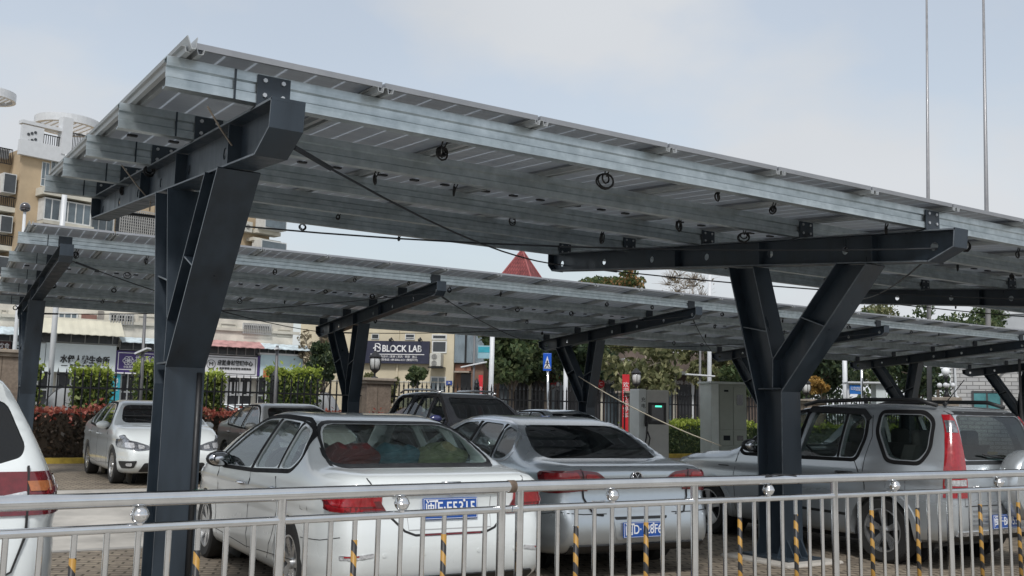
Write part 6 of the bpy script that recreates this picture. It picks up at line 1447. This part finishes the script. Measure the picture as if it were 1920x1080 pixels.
# pedestrian crossing sign
r, v = pole('crossing_sign', 1027, 668, 1029, 31, .035, .035, M_SS, 'blue pedestrian crossing sign with a white triangle on a post', 'road sign')
hw = 15.5 / 2 / CF * 31; hh = 33 / 2 / CF * 31; c = dep(1026, 679, 31) - gnd(1029, 31)
Mx = Matrix.Translation(c) @ Matrix.Rotation(atan2(_R0.y, _R0.x), 4, 'Z'); mb = MB(); mb.M = Mx; mb.bbox(-hw, hw, -.06, -.035, -hh, hh, .01); pl = mb.build('sign_plate', mat('road_sign_blue', (.01, .10, .55), .4, 0, .05, 3), r)
mb = MB(); mb.M = Mx; mb.prism([(-hw * .82, -hh * .74), (hw * .82, -hh * .74), (0, hh * .70)], 'y', -.066, -.0605); mb.build('white_triangle', M_TXW, pl)
mb = MB(); mb.M = Mx; mb.ball((0, -.07, hh * .10), .026, 8); mb.tube([(0, -.07, hh * .02), (0, -.07, -hh * .30)], .022, 5); mb.tube([(-.07, -.07, -hh * .62), (0, -.07, -hh * .28), (.07, -.07, -hh * .62)], .014, 5); mb.tube([(-.06, -.07, -hh * .22), (0, -.07, -hh * .02), (.06, -.07, -hh * .20)], .011, 5)
[mb.box(-.10 + .05 * k, -.075 + .05 * k, -.0705, -.0665, -hh * .70, -hh * .63) for k in range(5)]; mb.build('walking_figure', M_TXT, pl)
# blue information board and shelter at the right
Fq = Facade(1602, 38, -9000); R_ = Fq.root('bus_shelter', 'pale shelter with a blue information board right of the white pole', 'shelter'); 
slab(Fq, R_, (1588, 716, 1660, 719), M_WHT, -.3, 1.2, 'roof'); slab(Fq, R_, (1588, 719, 1592, 770), M_WHT, -.1, .1, 'post'); slab(Fq, R_, (1642, 719, 1660, 770), M_SG1, -.1, 1.0, 'end_panel'); b_ = slab(Fq, R_, (1592, 722, 1615, 739), mat('info_blue', (.02, .16, .50), .5), -.2, -.105, 'information_board')
ftext(Fq, R_, '公交', 1598, 729, 7, M_TXW, -.21, 9, parent=b_); ftext(Fq, R_, '文明出行\n共享畅通', 1608, 730, 4, M_TXW, -.21, 11, parent=b_)
# ornate street lantern with globes at the right
g = gnd(1776, 41); R_ = empty('ornate_lantern', g, 0, 'ornate dark lantern with white globes on a stone plinth before the white brick house', 'lantern'); zz = lambda y: dep(1776, y, 41).z
mb = MB(); mb.bbox(-.34, .34, -.34, .34, 0, zz(752), .02); mb.bbox(-.42, .42, -.42, .42, zz(752) + .002, zz(745), .02); mb.build('plinth', M_STONEC, R_)
mb = MB(); h0 = zz(745); mb.lathe([(.16, h0), (.10, h0 + .15), (.05, h0 + .3), (.045, zz(712)), (.12, zz(708)), (.04, zz(703))], (0, 0, 0), 12)
for k in range(4): a = k * pi / 2 + .5; mb.tube([(0, 0, h0 + .35), (.16 * cos(a), .16 * sin(a), h0 + .28), (.26 * cos(a), .26 * sin(a), h0 + .40)], .02, 6)
mb.build('stem', M_IRON, R_, True); mb = MB(); mb.ball((0, 0, zz(697)), .17, 16, (1, 1, 1.1)); mb.build('globe', M_PWHITE, R_, True)
for k in range(4): a = k * pi / 2 + .5; mb = MB(); mb.ball((.26 * cos(a), .26 * sin(a), h0 + .50), .11, 12); mb.build('globe', M_WHT, R_, True)
# red vertical banner by the kiosk
for (px, D, y0, y1, w_, lab) in ((1173, 33, 702, 775, .12, 'red vertical banner with white characters beside the charger'), (900, 46, 703, 745, .10, 'red and white banner pillar below the corrugated cabin')):
    b = gnd(px, D); R_ = empty('banner', b, atan2(_R0.y, _R0.x), lab, 'banner', 'red banners by the street'); zt = dep(px, y0, D).z; zb = .5; mb = MB(); mb.box(-w_, w_, -.04, .0, zb, zt); bn = mb.build('cloth', M_RSG, R_); mb = MB(); mb.tube([(0, .02, 0), (0, .02, zt)], .02, 6); mb.build('banner_pole', M_IRON, R_)
    T = Matrix.Translation((0, -.045, (zt + zb) / 2 + .3)) @ Matrix.Rotation(radians(90), 4, 'X'); text_obj('lettering', '欢\n迎\n光\n临\n停\n车', w_ * 1.7, M_TXW, bn, T)
# grey domed canopies behind the fence
for (px, w_, t, lab) in ((133, 112, 724, 'low grey dome shaped tent behind the fence, left of the white front facing saloon'), (610, 80, 737, 'low grey dome shaped tent behind the fence, right of the clipped bush')):
    V = 29.0; p = onV(px, t, V); hwid = w_ / 2 / CF * 30; mb = MB(); n = 14
    prof = [(hwid * cos(a), (p.z - .2) * sin(a) + .2) for a in [pi / 2 * k / 10 for k in range(11)]]; mb.lathe([(max(.01, a), b) for a, b in prof], (0, 0, 0), 28)
    R_ = empty('dome_tent', (p.x, V, 0), 0, lab, 'tent', 'grey dome tents'); mb.build('tent_cloth', mat('grey_tent_cloth', (.25, .26, .27), .8, 0, .1, 2), R_, True)
    mb = MB(); [mb.tube([(-hwid * cos(a) * cos(q), -hwid * cos(a) * sin(q), (p.z - .2) * sin(a) + .215) for a in [pi / 2 * k / 10 for k in range(11)]], .02, 4) for q in (0, pi / 2, pi, 1.5 * pi)]; mb.build('tent_ribs', M_PGREY, R_)
# road-side people, seen above the fence
def person(loc, rz, h, top, legs, label, arm=0.3):
    s = h / 1.72; me = bpy.data.meshes.new('body'); V = [(0, 0, .95), (0, 0, 1.15), (0, 0, 1.38), (0, 0, 1.47), (0, .01, 1.55), (0, .01, 1.66), (.10, 0, .90), (.11, .04, .50), (.11, 0, .09), (.11, -.12, .04), (-.10, 0, .90), (-.11, -.04, .50), (-.11, 0, .09), (-.11, -.12, .04), (.19, 0, 1.38), (.24, .02, 1.12), (.22, -.12 * arm * 3, .92), (.22, -.16 * arm * 3, .83), (-.19, 0, 1.38), (-.24, .02, 1.12), (-.22, -.05, .88), (-.22, -.07, .79)]
    Rr = [.15, .14, .15, .065, .075, .08, .09, .065, .045, .035, .09, .065, .045, .035, .06, .043, .033, .03, .06, .043, .033, .03]
    E_ = [(0, 1), (1, 2), (2, 3), (3, 4), (4, 5), (0, 6), (6, 7), (7, 8), (8, 9), (0, 10), (10, 11), (11, 12), (12, 13), (2, 14), (14, 15), (15, 16), (16, 17), (2, 18), (18, 19), (19, 20), (20, 21)]
    me.from_pydata([(x * s, y * s, z * s) for x, y, z in V], E_, []); o = bpy.data.objects.new('tmp', me); COL.objects.link(o); md = o.modifiers.new('s', 'SKIN'); sv = me.skin_vertices[0].data
    for k, q in enumerate(Rr): sv[k].radius = (q * s, q * s * .8)
    sv[0].use_root = True; o.modifiers.new('u', 'SUBSURF').levels = 2; dg = bpy.context.evaluated_depsgraph_get(); dg.update(); m2 = bpy.data.meshes.new_from_object(o.evaluated_get(dg)); bpy.data.objects.remove(o)
    root = empty('person', loc, rz, label, 'person'); m2.materials.clear(); skin = mat('skin', (.42, .26, .18), .6); sh = mat('shoes', (.03, .03, .03), .6)
    for x in (skin, top, legs, sh): m2.materials.append(x)
    for f in m2.polygons:
        c = f.center / s; f.material_index = 3 if c.z < .07 else 2 if c.z < .93 and abs(c.x) < .19 else 1 if c.z < 1.46 and not (c.z < .88) else 0
        f.use_smooth = True
    b = bpy.data.objects.new('body', m2); COL.objects.link(b); b.parent = root
    mb = MB(); mb.ball((0, .03 * s, 1.64 * s), .105 * s, 14, (.92, 1.0, .95)); mb.build('hair', mat('black_hair', (.012, .011, .01), .5), root, True)
    mb = MB(); mb.ball((0, -.095 * s, 1.60 * s), .018 * s, 6); [mb.ball((k * .032 * s, -.078 * s, 1.625 * s), .010 * s, 6) for k in (-1, 1)]; mb.build('face', skin, root, True); return root
person(gnd(888, 33), .6, 1.72, mat('black_jacket', (.02, .02, .022), .7), mat('dark_trousers', (.03, .035, .05), .8), 'person in a black jacket standing behind the fence left of the thick pale pole')
person(gnd(1046, 36), -.4, 1.74, mat('navy_jacket', (.015, .018, .03), .7), mat('grey_trousers', (.06, .06, .065), .8), 'person in dark clothes behind the fence right of the crossing sign')
# ---------------------------------------------------------------- sky, sun, camera
w = bpy.data.worlds.new('World'); S.world = w; w.use_nodes = True; n = w.node_tree; n.nodes.clear()
out = n.nodes.new('ShaderNodeOutputWorld'); bg = n.nodes.new('ShaderNodeBackground'); n.links.new(bg.outputs[0], out.inputs[0])
sky = n.nodes.new('ShaderNodeTexSky'); sky.sky_type = 'NISHITA'; sky.sun_disc = False
SUN_EL, SUN_AZ = radians(52), radians(215)      # azimuth clockwise from +y
sky.sun_elevation = SUN_EL; sky.sun_rotation = SUN_AZ; sky.air_density = 1.4; sky.dust_density = 2.5; sky.ozone_density = 1.5
tc = n.nodes.new('ShaderNodeTexCoord'); mp = n.nodes.new('ShaderNodeMapping'); mp.inputs['Scale'].default_value = (1, 1, 1.8); mp.inputs['Location'].default_value = (.3, 1.7, .2); n.links.new(tc.outputs['Generated'], mp.inputs[0])
t1 = n.nodes.new('ShaderNodeTexNoise'); t1.inputs['Scale'].default_value = 2.1; t1.inputs['Detail'].default_value = 8; t1.inputs['Roughness'].default_value = .52; n.links.new(mp.outputs[0], t1.inputs['Vector'])
t2 = n.nodes.new('ShaderNodeTexNoise'); t2.inputs['Scale'].default_value = 1.1; t2.inputs['Detail'].default_value = 4; n.links.new(mp.outputs[0], t2.inputs['Vector'])
cov = ramp(n, t1.outputs['Fac'], [(.42, .66), (.55, 1.0)])
ccol = ramp(n, t2.outputs['Fac'], [(.35, (3.3, 3.48, 3.72)), (.62, (3.85, 4.0, 4.2))])
mx = n.nodes.new('ShaderNodeMixRGB'); n.links.new(cov.outputs[0], mx.inputs[0]); n.links.new(sky.outputs[0], mx.inputs[1]); n.links.new(ccol.outputs[0], mx.inputs[2])
n.links.new(mx.outputs[0], bg.inputs[0]); bg.inputs[1].default_value = .10
l = bpy.data.lights.new('sun', 'SUN'); l.energy = 1.3; l.angle = radians(10); l.color = (1, .975, .945)
so = bpy.data.objects.new('sun', l); COL.objects.link(so)
d = Vector((sin(SUN_AZ) * cos(SUN_EL), cos(SUN_AZ) * cos(SUN_EL), sin(SUN_EL))); so.rotation_euler = (-d).to_track_quat('-Z', 'Y').to_euler(); so.location = (0, -20, 40)
cd = bpy.data.cameras.new('camera'); co = bpy.data.objects.new('camera', cd); COL.objects.link(co); S.camera = co
cd.sensor_width = 36; cd.lens = 36 * CF / 1920; cd.clip_end = 4000; cd.clip_start = .05
co.matrix_world = Matrix(((_R.x, _U.x, -_F.x, 0), (_R.y, _U.y, -_F.y, 0), (_R.z, _U.z, -_F.z, CH), (0, 0, 0, 1)))
S.render.resolution_x = 1024; S.render.resolution_y = 576
S.view_settings.view_transform = 'Standard'; S.view_settings.look = 'None'; S.view_settings.exposure = 0.85; S.view_settings.gamma = 1
